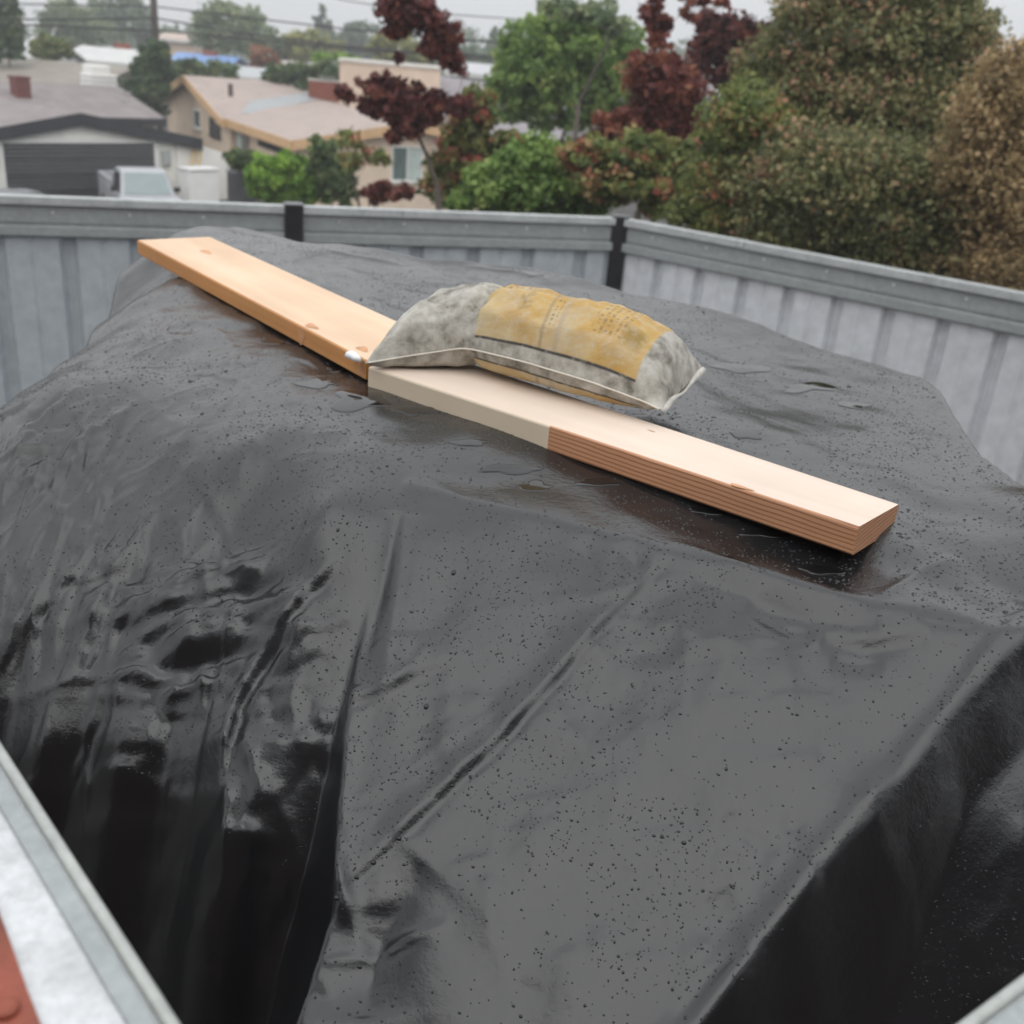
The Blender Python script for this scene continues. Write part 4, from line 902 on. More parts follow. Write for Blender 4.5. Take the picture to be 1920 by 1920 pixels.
# the main house behind the garage: ridge parallel to the garage front
Rc = wz(302, 220, z_eave); Rd = wplane(222, 161, Rc, t3); dd = (Rd - Rc) @ (-n3)
mh = gable_house('main_house', 'white house with long grey brown shingle roof joined behind the garage', Rc[:2] - tg * .5, -ng, -tg, 2 * (dd + .0), 22.0, -3.0, z_eave - .05, Rd[2] - .15, W1, RF1, FA1, over=.45, fh=.3)
pm = np.array([*Rd[:2], Rd[2]]); slm = (Rd[2] - z_eave) / dd; nm = np.array([ng[0] * slm, ng[1] * slm, 1.])
p = wplane(40, 182, pm, nm); chimney_box('chimney', p - Zv * .25, .62, .55, 1.0, simple('dark_red_flue', (.13, .035, .03), .7, .2, 6), mh, tg)
for yy in (177, 193):
    p = wplane(229, yy, pm, nm); m = MB(); m.box(p, t3 * .45, -n3 * .3, Zv * .12); m.build('roof_vent', simple('vent_grey', (.30, .30, .30), .6, .1, 5), mh)
# white boxy flue housing behind the ridge
p = wplane(196, 158, pm - n3 * 1.2, n3); w_ = 1.35
m = MB(); m.box(p - t3 * w_ / 2 - Zv * 1.2, t3 * w_, -n3 * 1.0, Zv * 1.62); m.box(p - t3 * (w_ / 2 - .1) + Zv * .421 - n3 * .1, t3 * (w_ - .35), -n3 * .8, Zv * .38); ch = bevel(m.build('flue_housing', simple('white_enamel', (.78, .78, .75), .4, .05, 4), mh), .05)
for k in range(2):
    m = MB(); m.box(p - t3 * (w_ / 2 + .02) + n3 * .02 + Zv * (.08 + .2 * k), t3 * (w_ + .04), -n3 * 1.04, Zv * .04); b_ = m.build('band', MATS['vent_grey'], None); b_.parent = ch

# --- low house at far left
P_ = wy(-60, 150, 58.); far_left = gable_house('low_house', 'low house with weathered tan shingle roof behind the garage at far left', (P_[0] - 9, 58.), np.array([0., 1.]), np.array([1., 0.]), 9., 15.6, -3.0, wy(60, 152, 58.)[2], wy(60, 116, 62.)[2], wall_mat('grey_brown_wall', (.30, .27, .24)), shingle('tan_shingle', (.27, .24, .20)), simple('pale_fascia', (.48, .42, .38), .7, .1, 3), over=.6)  # walls in one plain grey-brown base colour

# --- tan house, two wings
W2 = wall_mat('cream_stucco', (.66, .53, .41)); RF2 = shingle('pinkish_tan_shingle', (.40, .325, .29), .12); FA2 = simple('tan_fascia', (.56, .36, .19), .6, .12, 3)
K_ = wz(563, 262, -.3)[:2]; E_ = wz(440, 222, -.3)[:2]; ee = (E_ - K_) / np.linalg.norm(E_ - K_); Lf = np.linalg.norm(E_ - K_); gg = np.array([ee[1], -ee[0]]); gg = gg if gg[0] > 0 else -gg
tan1 = gable_house('tan_house', 'tan stucco house with pinkish shingle roof, its window above the fence', K_, gg, ee, 9.0, Lf + 1.0, -3.0, -.38, .42, W2, RF2, FA2, over=.45, fh=.34)
e3 = np.array([*ee, 0]); gg3 = np.array([*gg, 0])
Q_ = K_ + ee * Lf
tan2 = gable_house('tan_house', 'rear wing of the tan house with wide low gable and brick chimney', Q_ - gg * .2, ee, gg, 13.2, 14.0, -3.0, -.36, .95, W2, RF2, FA2, over=.5, fh=.34)
nG = -e3; K3 = np.array([*K_, 0])
def wl(x, y, p, n, t): q_ = wplane(x, y, p, n); return (q_ - p) @ t, q_[2]
s0, zt = wl(737, 276, K3, nG, gg3); s1, zb = wl(788, 338, K3, nG, gg3)
window(tan1, K3 + gg3 * s0 + Zv * zb + nG * .002, gg3, nG, s1 - s0, zt - zb, WHITE, GLASS, (1, 0), .06, CURT)
n2 = -gg3; Q3 = np.array([*(Q_ - gg * .2), 0])
for (x0, x1, y0, y1, gm, fm, br) in ((364, 377, 206, 240, GLASS, WHITE, (0, 0)), (394, 414, 221, 257, GLASSD, simple('dark_frame', (.02, .02, .02), .5, .1, 4), (0, 1))):
    s0, zt = wl(x0, y0, Q3, n2, e3); s1, zb = wl(x1, y1, Q3, n2, e3)
    lo_, hi_ = min(s0, s1), max(s0, s1)
    window(tan2, Q3 + e3 * lo_ + Zv * zb + n2 * .002, e3, n2, max(.3, hi_ - lo_), zt - zb, fm, gm, br, .06)
nL = -gg3
s0, zt = wl(443, 246, K3, nL, e3); s1, zb = wl(468, 285, K3, nL, e3)
window(tan1, K3 + e3 * min(s0, s1) + Zv * zb + nL * .002, e3, nL, abs(s1 - s0), zt - zb, simple('brown_frame', (.30, .12, .06), .6, .1, 4), GLASS, (1, 0), .08, CURT)
s0, zt = wl(485, 268, K3, nL, e3); s1, zb = wl(545, 279, K3, nL, e3); m = MB(); a_ = K3 + e3 * min(s0, s1)
m.box(a_ + Zv * (min(zt, zb) - .1) + nL * .003, e3 * abs(s1 - s0), Zv * .3, nL * .04); m.build('vent_opening', simple('dark_void', (.01, .01, .01), .9, .1, 4), tan1)
# weathered grey strip of roofing on the rear wing
apx = np.array([*(Q_ - gg * .2 + ee * 6.6), .95 + .155]); slp = (.95 + .36) / 6.6; nr_ = np.array([-ee[0] * slp, -ee[1] * slp, 1.]); nr_ = np.array([ee[0] * -slp, ee[1] * -slp, 1.])
m = MB(); m.slab([wplane(x, y, apx, nr_) for x, y in [(452, 212), (480, 214), (600, 186), (586, 172), (470, 190)]], Zv * .02); m.build('roof_patch', shingle('blue_grey_felt', (.36, .38, .39), .08), tan2)
p = wplane(612, 184, apx, nr_); px_m = p[1] / FP * 1.03; chimney_box('chimney', p - Zv * .35, 56 * px_m, 30 * px_m, wplane(612, 153, p, np.array([0, 1., 0]))[2] - p[2] + .35, BRICK, tan2, (1, .15), 8)
m = MB(); c = wplane(614, 146, p, np.array([0, 1., 0])); m.box(c + np.array([-.35, -.2, 0]), (.7, 0, 0), (0, .4, 0), (0, 0, .04)); 
for sx in (-.3, .26): m.box(c + np.array([sx, -.02, -.15]), (.04, 0, 0), (0, .04, 0), (0, 0, .149))
m.build('chimney_hood', simple('dull_metal', (.30, .32, .33), .5, .1, 4), tan2)
m = MB(); c = wplane(432, 158, np.array([*(Q_ + ee * 6.6), 1.1]), Zv); m.tube([c - Zv * .5, c + Zv * .02], .11, 8); m.build('vent_pipe', simple('vent_dark', (.10, .07, .06), .7, .1, 4), tan2)
# --- beige parapet house behind with grey roof
a_ = wy(637, 115, 50.); b_ = wy(803, 126, 54.)
be = np.array([.9875, .158, 0]); bl_ = (803 - 637) / FP * 52.6; bn = np.array([-.158, .9875, 0])
hb = empty('parapet_house', (a_[0], a_[1], -3), 'house with tall plain beige end wall and grey roof behind the red tree', 'house', 'houses beyond the fence')
zt_ = a_[2]; o = np.array([a_[0], a_[1], -3.0]); m = MB(); m.box(o, be * bl_, bn * 5, Zv * (zt_ + 3)); m.build('wall', wall_mat('beige_stucco', (.64, .51, .40)), hb)
m = MB(); m.box(o - be * .08 - bn * .08 + Zv * (zt_ + 3.001), be * (bl_ + .16), bn * 5.16, Zv * .12); m.build('parapet_coping', simple('coping', (.58, .56, .52), .7, .1, 3), hb)
r1 = o + be * (bl_ + .03); m = MB(); m.slab([r1 + Zv * (3 + zt_ - 2.6) - bn * 1.0, r1 + be * 6 + Zv * (3 + zt_ - 2.9) - bn * 1.0, r1 + be * 6 + Zv * (3 + zt_ - .8) + bn * 6, r1 + Zv * (3 + zt_ - .5) + bn * 6], Zv * .15); m.build('roof_slope', shingle('violet_grey_shingle', (.26, .235, .25), .12), hb)
m = MB(); m.box(r1 - bn * .4 + be * .01, be * 5.6, bn * 6.2, Zv * (3 + zt_ - 2.75)); m.build('side_wall', MATS['beige_stucco'], hb)

# --- white yard wall right of the garage, with a yellow ladder leaning on it
o = g0 + t3 * (sw + .03) ; o[2] = -3.0; e1s, e1z = fac(436, 292); z0_ = fac(330, 258)[1]
wt = empty('yard_wall', o, 'white stucco yard wall with sloping top beside the garage', 'wall')
m = MB(); pts = [o, o + t3 * (e1s - sw), o + t3 * (e1s - sw) + Zv * (e1z + 3), o + t3 * .01 + Zv * (z0_ + 3)]; m.slab(pts, -n3 * .25); m.build('wall', simple('white_wall_paint', (.84, .84, .81), .7, .05, 1.5), wt)
s0, zb0 = fac(341, 316); s1, zt0 = fac(364, 272)
ld = empty('ladder', g0 + t3 * s0 + n3 * .3 + Zv * (-3 - g0[2]), 'yellow ladder leaning on the white yard wall', 'ladder'); YL = simple('yellow_fibreglass', (.62, .40, .10), .5, .15, 6)
bot_ = g0 + t3 * (s0 - .45) + n3 * .75; bot_[2] = -3; top_ = g0 + t3 * s1 + n3 * .06; top_[2] = zt0
for k in (0, 1):
    m = MB(); m.tube([bot_ + t3 * .38 * k, top_ + t3 * .30 * k], .035, 6); m.build('stile', YL, ld)
for k in range(1, 9):
    m = MB(); f = k / 9.5; pa = bot_ * (1 - f) + top_ * f; m.tube([pa, pa + t3 * (.38 - .08 * f)], .018, 6); m.build('rung', YL, ld)
sb = empty('storage_shed', wz(388, 316, -1.6) * np.array([1, 1, 0]) + Zv * -3, 'white box-shaped storage shed below the yard wall', 'shed')
c = wz(388, 317, -1.55); m = MB(); m.box((c[0] - .5, c[1] - .5, -3), t3 * 1.25, -n3 * .8, Zv * 1.38); bevel(m.build('body', simple('shed_white', (.80, .80, .78), .6, .05, 2), sb), .04)
m = MB(); m.box(np.array([c[0] - .5, c[1] - .5, -3 + 1.381]) - t3 * .05 + n3 * .05, t3 * 1.35, -n3 * .9, Zv * .07); bevel(m.build('lid', simple('shed_lid', (.60, .60, .59), .6, .05, 2), sb), .03)
c = wy(452, 330, 31.); bq = empty('lidded_barrel', (c[0], c[1], -3), 'dark grey lidded barrel standing beside the bright green bush', 'barrel'); DG = simple('dark_grey_enamel', (.05, .05, .055), .45, .2, 4)
zz_ = wy(452, 292, 31.)[2]
m = MB(); m.tube([(c[0], c[1], -3), (c[0], c[1], -2.9), (c[0], c[1], zz_ - .45)], [.38, .42, .40], 18); m.build('body', DG, bq, False)
m = MB(); m.tube([(c[0], c[1], zz_ - .449), (c[0], c[1], zz_ - .36), (c[0], c[1], zz_ - .30)], [.43, .40, .15], 18); m.build('lid', simple('lid_grey', (.16, .16, .17), .4, .2, 4), bq, False)

# --- far houses
def far_house(x0, x1, ytop, yeave, Yd, roofc, wallc, name, label, ridge=.6):
    a = wy(x0, yeave, Yd); b = wy(x1, yeave + (x1 - x0) * .0, Yd); zt = wy((x0 + x1) / 2, ytop, Yd + 3)[2]; ze = (a[2] + b[2]) / 2
    return gable_house(name, label, (a[0], Yd), np.array([0., 1.]), np.array([1., 0.]), 7., b[0] - a[0], -3., ze, zt, wall_mat('fw_%.2f_%.2f' % (wallc[0], wallc[2]), wallc), shingle('fr_%.2f_%.2f' % (roofc[0], roofc[2]), roofc, .1), simple('pale_trim', (.5, .5, .48), .7, .1, 3), over=.4, group='houses beyond the fence')
far_house(128, 268, 93, 117, 82, (.58, .58, .57), (.34, .34, .33), 'far_house', 'far house with pale grey roof left of the utility pole')
h_ = far_house(318, 420, 104, 124, 92, (.20, .33, .62), (.55, .55, .54), 'far_house', 'far house with a blue covered roof right of the utility pole')
far_house(430, 520, 131, 149, 66, (.42, .44, .45), (.5, .48, .44), 'far_house', 'far house with light grey roof behind the tan roof')
far_house(300, 365, 63, 76, 120, (.50, .40, .34), (.55, .42, .33), 'far_house', 'far pinkish house beside the utility pole')
far_house(500, 590, 118, 128, 88, (.36, .33, .30), (.5, .45, .4), 'far_house', 'far brown roofed house behind the hedge')
far_house(30, 60, 72, 108, 72, (.50, .50, .50), (.62, .63, .63), 'far_house', 'far narrow pale house at the left edge')
far_house(845, 925, 122, 140, 75, (.50, .50, .52), (.5, .5, .5), 'far_house', 'far grey roofed house between the red branch and green tree')
for (x, y0, y1, Yd, lb) in ((230, 84, 95, 84, 'small red brick chimney stack on the far pale roof'), (395, 97, 108, 93, 'small red brick chimney stack beside the blue roof')):
    a = wy(x - 11, y1, Yd + 2.5); b = wy(x + 11, y0, Yd + 2.5)
    cr_ = chimney_box('brick_chimney', (a[0] + (b[0] - a[0]) / 2, a[1], a[2] - 1.0), b[0] - a[0], .8, b[2] - a[2] + 1.0, BRICK, None, (1, 0)); tag(cr_, lb, 'chimney')

# ------------------------------------------------------------------ vehicles
def car_paint(name, c):
    m = simple(name, c, .28, .05, 2); return m
def extr(profile, y0, y1, o, fwd, side, inset=None):
    """closed side profile [(x,z)] extruded across the car"""
    pass
def pickup(o, fwd, label):
    fwd = np.array([*fwd, 0.]); side = np.array([-fwd[1], fwd[0], 0.]); o = np.array(o, float)
    root = empty('pickup_truck', o, label, 'truck'); pt = car_paint('silver_paint', (.36, .37, .39))
    def W(x, y, z): return o + fwd * x + side * y + Zv * z
    def prism(prof, hw, taper=0, zref=0):
        V = []; n = len(prof)
        for s in (-1, 1):
            for x, z in prof: V.append(W(x, s * (hw - taper * max(0, z - zref)), z))
        F_ = [tuple(range(n)), tuple(reversed(range(n, 2 * n)))] + [(i, n + i, n + (i + 1) % n, (i + 1) % n) for i in range(n)]
        return V, F_
    V, F_ = prism([(-2.7, .45), (-2.7, 1.12), (-.55, 1.12), (-.5, 1.05), (1.0, 1.05), (1.15, 1.06), (2.35, .98), (2.62, .85), (2.65, .45)], .93)
    bevel(mesh_obj('body', V, F_, pt, root), .05, 3)
    cabp = [(-.52, 1.04), (-.42, 1.70), (-.30, 1.78), (.45, 1.79), (.62, 1.73), (1.18, 1.05)]
    V, F_ = prism(cabp, .86, .22, 1.05); cab = bevel(mesh_obj('cab', V, F_, pt, root), .05, 3)
    gl = simple('tinted_window', (.02, .022, .025), .08, .2, 3); ws = simple('windshield_glass', (.22, .27, .27), .06, .1, 2)
    for s in (-1, 1):
        hw = lambda z: s * (.86 - .22 * max(0, z - 1.05) + .012)
        V = [W(-.38, hw(1.13), 1.13), W(.98, hw(1.13), 1.13), W(.56, hw(1.66), 1.66), W(-.32, hw(1.66), 1.66)]; m = MB(); m.slab(V, side * s * .006); m.build('side_window', gl, root)
    m = MB(); m.slab([W(1.15, -.72, 1.10), W(1.15, .72, 1.10), W(.66, .62, 1.70), W(.66, -.62, 1.70)], (fwd * .56 + Zv * .45) * .012); m.build('windshield', ws, root)
    m = MB(); m.slab([W(-.545, -.62, 1.18), W(-.545, .62, 1.18), W(-.45, .58, 1.62), W(-.45, -.58, 1.62)], -fwd * .01); m.build('rear_window', gl, root)
    m = MB(); m.box(W(-2.6, -.78, 1.121), fwd * 2.0, side * 1.56, Zv * .004); m.build('bed', simple('bed_liner', (.015, .015, .017), .6, .2, 5), root)
    for s in (-1, 1): 
        m = MB(); m.box(W(-2.7, s * .78 if s > 0 else -.93, 1.121), fwd * 2.15, side * .15, Zv * .24); bevel(m.build('bed_side', pt, root), .03)
        m = MB(); m.box(W(.72, s * 1.0 - .1, 1.12), fwd * .1, side * .2, Zv * .16); bevel(m.build('mirror', gl, root), .02)
        m = MB(); m.box(W(2.60, s * .72 - .16, .72), fwd * .07, side * .32, Zv * .18); m.build('headlight', simple('lamp_glass', (.6, .6, .6), .1, .1, 3), root)
        for x in (-1.75, 1.7):
            c = W(x, s * .84, .36); w = MB().tube([c - side * .11, c + side * .11], .36, 20).build('wheel', simple('tyre', (.015,) * 3, .8, .1, 4), root)
            r_ = MB().tube([c - side * .115, c + side * .115], .2, 12).build('rim', simple('alloy', (.4,) * 3, .4, .1, 4), None); r_.parent = w
    m = MB(); m.box(W(-2.74, -.78, .70), fwd * .06, side * 1.56, Zv * .66); bevel(m.build('tailgate', pt, root), .02)
    return root
zc = -3 + 1.79
c = wz(262, 314, zc); pickup((c[0], c[1], -3), np.array([.52, -.854]), 'silver pickup truck parked in front of the garage door')
def car(o, fwd, label, paint):
    fwd = np.array([*fwd, 0.]); side = np.array([-fwd[1], fwd[0], 0.]); o = np.array(o, float); root = empty('parked_car', o, label, 'car')
    def W(x, y, z): return o + fwd * x + side * y + Zv * z
    def prism(prof, hw, taper=0, zref=0):
        V = []; n = len(prof)
        for s in (-1, 1):
            for x, z in prof: V.append(W(x, s * (hw - taper * max(0, z - zref)), z))
        return V, [tuple(range(n)), tuple(reversed(range(n, 2 * n)))] + [(i, n + i, n + (i + 1) % n, (i + 1) % n) for i in range(n)]
    V, F_ = prism([(-2.2, .35), (-2.25, .85), (-1.5, .95), (1.0, .95), (2.1, .78), (2.2, .4)], .88); bevel(mesh_obj('body', V, F_, paint, root), .06, 3)
    V, F_ = prism([(-1.75, .94), (-1.0, 1.36), (-.2, 1.46), (.4, 1.42), (1.2, .94)], .8, .35, .95); bevel(mesh_obj('cabin', V, F_, paint, root), .05, 3)
    gl = MATS['tinted_window']
    for s in (-1, 1):
        hw = lambda z: s * (.8 - .35 * (z - .95) + .012); m = MB(); m.slab([W(-1.3, hw(1.0), 1.0), W(.95, hw(1.0), 1.0), W(.35, hw(1.36), 1.36), W(-.9, hw(1.32), 1.32)], side * s * .006); m.build('side_window', gl, root)
        for x in (-1.4, 1.4):
            c = W(x, s * .8, .33); MB().tube([c - side * .1, c + side * .1], .33, 20).build('wheel', MATS['tyre'], root)
    m = MB(); m.slab([W(1.19, -.66, .99), W(1.19, .66, .99), W(.46, .58, 1.40), W(.46, -.58, 1.40)], (fwd * .5 + Zv * .86) * .014); m.build('windshield', gl, root)
    return root
c = wz(25, 357, -3 + 1.46); car((c[0], c[1], -3), np.array([.95, -.3]), 'dark car whose roof just shows above the fence at far left', simple('dark_paint', (.10, .10, .11), .25, .1, 3))

# ------------------------------------------------------------------ utility pole and wires
pp_ = wy(291, 60, 56.); up = empty('utility_pole', (pp_[0], pp_[1], -3), 'tall dark wooden utility pole rising behind the garage roof', 'pole')
PW = simple('pole_wood', (.085, .065, .055), .85, .25, 5, stretch=(3, 3, .3))
MB().tube([(pp_[0], pp_[1], -3), (pp_[0], pp_[1], 3), (pp_[0], pp_[1], 9.5)], [.20, .18, .14], 12).build('shaft', PW, up)
zca = wy(291, -60, 56.)[2]; m = MB(); m.box((pp_[0] - 1.1, pp_[1] - .22, zca), (2.2, 0, 0), (0, .1, 0), (0, 0, .12)); m.build('crossarm', PW, up)
for k in (-1, -.35, .35, 1): MB().tube([(pp_[0] + k, pp_[1] - .17, zca + .12), (pp_[0] + k, pp_[1] - .17, zca + .18), (pp_[0] + k, pp_[1] - .17, zca + .26)], [.03, .06, .03], 10).build('insulator', simple('porcelain', (.2, .2, .2), .3, .1, 3), up)
CB = simple('cable_rubber', (.02, .02, .022), .6, .1, 3)
def wire(pts, Yd, r, label):
    """pts: pixels along the wire with depths"""
    P = [wy(x, y, d) for (x, y), d in zip(pts, Yd)]
    t = np.linspace(0, 1, len(P)); T = np.linspace(0, 1, 40); Q = np.stack([np.interp(T, t, [p[i] for p in P]) for i in range(3)], -1)
    for _ in range(6): Q[1:-1] = .25 * Q[:-2] + .5 * Q[1:-1] + .25 * Q[2:]
    tag(MB().tube(list(Q), r, 6).build('overhead_wire', CB), label, 'wire', 'overhead wires')
wire([(-60, 6), (130, 9), (285, 12)], [50, 53, 55.8], .036, 'overhead wire left of the pole, highest of three')
wire([(-60, 36), (130, 37), (291, 34)], [50, 53, 55.8], .045, 'overhead wire left of the pole, middle of three')
wire([(-60, 42), (100, 49), (291, 58)], [50, 53, 55.8], .045, 'overhead wire left of the pole, lowest of three')
wire([(297, 13), (480, 35), (700, 60), (980, 84)], [55.8, 52, 48, 42], .036, 'overhead wire right of the pole, highest of three')
wire([(297, 35), (480, 66), (700, 92), (980, 116)], [55.8, 52, 48, 42], .045, 'overhead wire right of the pole, middle of three')
wire([(297, 58), (480, 74), (700, 96), (980, 107)], [55.8, 52, 48, 42], .045, 'overhead wire right of the pole, lowest of three')
wire([(560, -20), (640, 0), (800, 24), (1060, 42)], [60, 58, 55, 50], .026, 'thin overhead wire crossing the sky behind the red branch')

# ------------------------------------------------------------------ trees and shrubs
def leaf_mat(name, stops, trans=.4):
    if name in MATS: return MATS[name]
    m, nt, b = nmat(name); at = N(nt, 'ShaderNodeAttribute'); at.attribute_name = 'tint'
    r = ramp(nt, at.outputs['Fac'], stops); nt.links.new(r.outputs[0], b.inputs['Base Color']); b.inputs['Roughness'].default_value = .5; b.inputs['Specular IOR Level'].default_value = .3
    tr = N(nt, 'ShaderNodeBsdfTranslucent'); nt.links.new(r.outputs[0], tr.inputs['Color']); mx_ = N(nt, 'ShaderNodeMixShader'); mx_.inputs[0].default_value = trans
    nt.links.new(b.outputs[0], mx_.inputs[1]); nt.links.new(tr.outputs[0], mx_.inputs[2]); nt.links.new(mx_.outputs[0], nt.nodes['Material Output'].inputs['Surface'])
    MATS[name] = m; return m
BARK = simple('bark', (.07, .055, .045), .9, .35, 8)
LM = {
    'green': leaf_mat('leaf_green', [(0, (0.067, 0.114, 0.034)), (.45, (0.162, 0.266, 0.067)), (.85, (0.304, 0.418, 0.114)), (1, (0.456, 0.494, 0.171))]),
    'dark': leaf_mat('leaf_dark', [(0, (0.030, 0.057, 0.027)), (.6, (0.076, 0.133, 0.053)), (1, (0.171, 0.209, 0.076))]),
    'far': leaf_mat('leaf_far', [(0, (0.095, 0.142, 0.085)), (.5, (0.171, 0.237, 0.133)), (1, (0.304, 0.342, 0.171))]),
    'lime': leaf_mat('leaf_lime', [(0, (0.054, 0.121, 0.016)), (.5, (0.162, 0.311, 0.038)), (1, (0.324, 0.486, 0.068))]),
    'yellow': leaf_mat('leaf_yellow', [(0, (0.119, 0.153, 0.051)), (.5, (0.289, 0.306, 0.102)), (1, (0.459, 0.425, 0.153))]),
    'plum': leaf_mat('leaf_plum', [(0, (0.045, 0.015, 0.018)), (.4, (0.112, 0.033, 0.033)), (.75, (0.210, 0.060, 0.048)), (1, (0.315, 0.128, 0.068))]),
    'mixed': leaf_mat('leaf_mixed', [(0, (0.057, 0.087, 0.032)), (.35, (0.172, 0.218, 0.064)), (.6, (0.299, 0.299, 0.103)), (.8, (0.345, 0.172, 0.092)), (1, (0.391, 0.115, 0.081))]),
    'brown': leaf_mat('leaf_brown', [(0, (0.077, 0.088, 0.041)), (.4, (0.189, 0.206, 0.083)), (.75, (0.307, 0.277, 0.130)), (1, (0.389, 0.224, 0.142))]),
    'tan': leaf_mat('leaf_tan', [(0, (0.196, 0.147, 0.078)), (.5, (0.391, 0.293, 0.147)), (1, (0.500, 0.352, 0.196))]),
    'rust': leaf_mat('leaf_rust', [(0, (0.150, 0.060, 0.038)), (.5, (0.285, 0.128, 0.075)), (1, (0.375, 0.195, 0.120))]),
}
def leaves(centers, nleaf, spread, size, seed, droop=.3, tbase=.5, tvar=.2):
    g = np.random.default_rng(seed); k = len(centers); cen = np.asarray(centers)
    idx = np.repeat(np.arange(k), nleaf); n = len(idx)
    d = g.normal(size=(n, 3)); d /= np.linalg.norm(d, axis=1, keepdims=True); rad = g.uniform(0, 1, n) ** .5
    pos = cen[idx] + d * rad[:, None] * np.asarray(spread)[idx][:, None] * np.array([1, 1, .75])
    a = g.normal(size=(n, 3)); a[:, 2] -= droop; a /= np.linalg.norm(a, axis=1, keepdims=True)
    nrm_ = d * .6 + g.normal(size=(n, 3)) * .7 + np.array([0, 0, .5]); b = np.cross(a, nrm_); b /= np.linalg.norm(b, axis=1, keepdims=True) + 1e-9
    c = np.cross(a, b); L = size * g.uniform(.5, 1.7, n)[:, None]; wd = L * g.uniform(.28, .42, n)[:, None]
    V = np.stack([pos - a * L * .5, pos + b * wd + c * L * .08 - a * L * .05, pos + a * L * .5 - c * L * .06, pos - b * wd + c * L * .08 - a * L * .05], 1).reshape(-1, 3)
    F_ = np.arange(n * 4).reshape(-1, 4)
    ct = g.normal(tbase, tvar, k); t = np.clip(ct[idx] + g.normal(0, .13, n), 0, 1)
    return V, F_, t
def tree(name, label, cat, blobs, Yd, mat, leaf_px, n_clump, n_leaf, seed, group=None, trunk_px=None, tbase=.5, tvar=.2, zbase=-3.0, clump=.22, trunk=True, depth=1.0, droop=.3, limbs=14):
    """blobs: (px, py, rx, ry) ellipses of the crown seen at distance Yd"""
    g = np.random.default_rng(seed); area = np.array([b[2] * b[3] for b in blobs], float); cnt = np.maximum(1, (n_clump * area / area.sum()).astype(int))
    cen = []; spr = []; mpp = Yd / FP * 1.02
    for (x, y, rx, ry), k in zip(blobs, cnt):
        c = wy(x, y, Yd); rxm, rzm = rx * mpp, ry * mpp; rym = min(rxm, rzm * 1.5) * depth
        d = g.normal(size=(k, 3)); d /= np.linalg.norm(d, axis=1, keepdims=True); r_ = g.uniform(.15, 1, k) ** .45
        cen.append(c + d * r_[:, None] * np.array([rxm, rym, rzm])); spr.append(np.full(k, min(max(clump * min(rxm, rzm), .0), .9)) * g.uniform(.6, 1.4, k) + leaf_px * mpp * 1.2)
    cen = np.concatenate(cen); spr = np.concatenate(spr)
    low = cen[:, 2].min(); cx, cy = cen[:, 0].mean(), cen[:, 1].mean()
    if trunk_px is not None: tp = wy(trunk_px, blobs[0][1], Yd); cx, cy = tp[0], tp[1]
    root = empty(name, (cx, cy, zbase), label, cat, group)
    V, F_, t = leaves(cen, n_leaf, spr, leaf_px * mpp * 1.5, seed + 1, droop, tbase, tvar)
    fast_mesh('crown', V, F_, mat, root, tint=t)
    if trunk:
        h = cen[:, 2].max() - zbase; tr0 = min(max(.025, .012 * h), .16); m = MB()
        mid_ = cen.mean(0); top = np.array([cx * .5 + mid_[0] * .5, cy * .5 + mid_[1] * .5, zbase + .75 * (mid_[2] - zbase)]); base = np.array([cx, cy, zbase - .1])
        m.tube([base, base * .55 + top * .45 + np.array([.03 * h * g.normal(), 0, 0]), top], [tr0, tr0 * .8, tr0 * .6], 8)
        sel = cen[g.choice(len(cen), min(limbs * 3, len(cen)), replace=False)]; sel = sel[np.argsort(np.linalg.norm(sel - top, axis=1))]
        nodes = [top]; rad_ = [tr0 * .6]
        for c in sel:
            dn = np.linalg.norm(np.array(nodes) - c, axis=1); k = int(np.argmin(dn)); st = nodes[k]; r1_ = max(rad_[k] * .72, tr0 * .06)
            md_ = (st + c) / 2 + g.normal(size=3) * .07 * dn[k]; m.tube([st, md_, c], [r1_, r1_ * .85, r1_ * .7], 5, False); nodes.append(c); rad_.append(r1_ * .8)
        m.build('trunk', BARK, root, True)
    return root
FT = 'trees among the far houses'
tree('far_tree', 'dark green tree at the far left edge of the view', 'tree', [(5, 45, 32, 65), (20, 85, 22, 25)], 60, LM['dark'], 5, 70, 40, 201, FT)
tree('far_tree', 'round light green tree left of the utility pole', 'tree', [(135, 45, 58, 40), (160, 65, 45, 28), (105, 40, 30, 25)], 115, LM['far'], 4, 110, 40, 202, FT, tbase=.62)
tree('far_tree', 'low olive bush behind the low house at left', 'tree', [(95, 92, 34, 20), (115, 100, 18, 14)], 64, LM['mixed'], 5, 40, 40, 203, FT, tbase=.3, tvar=.12)
tree('far_tree', 'grey green tree directly behind the utility pole', 'tree', [(235, 45, 50, 42), (200, 20, 30, 30), (270, 60, 30, 25)], 135, LM['far'], 4, 110, 36, 204, FT, tbase=.35)
tree('far_tree', 'dark narrow tree at the foot of the utility pole', 'tree', [(285, 130, 32, 45), (275, 170, 40, 40), (300, 100, 18, 28)], 53, LM['dark'], 5, 110, 50, 205, FT, tbase=.45)
tree('far_shrub', 'olive hedge shrub between the pole and the tan roof', 'shrub', [(360, 145, 45, 26), (330, 160, 30, 22), (410, 140, 34, 22)], 62, LM['dark'], 5, 110, 45, 206, FT, tbase=.7)
tree('far_tree', 'large rounded yellow green tree right of the pole', 'tree', [(435, 50, 58, 42), (480, 65, 40, 32), (400, 70, 40, 28), (420, 25, 30, 20)], 98, LM['far'], 4, 160, 42, 207, FT, tbase=.72)
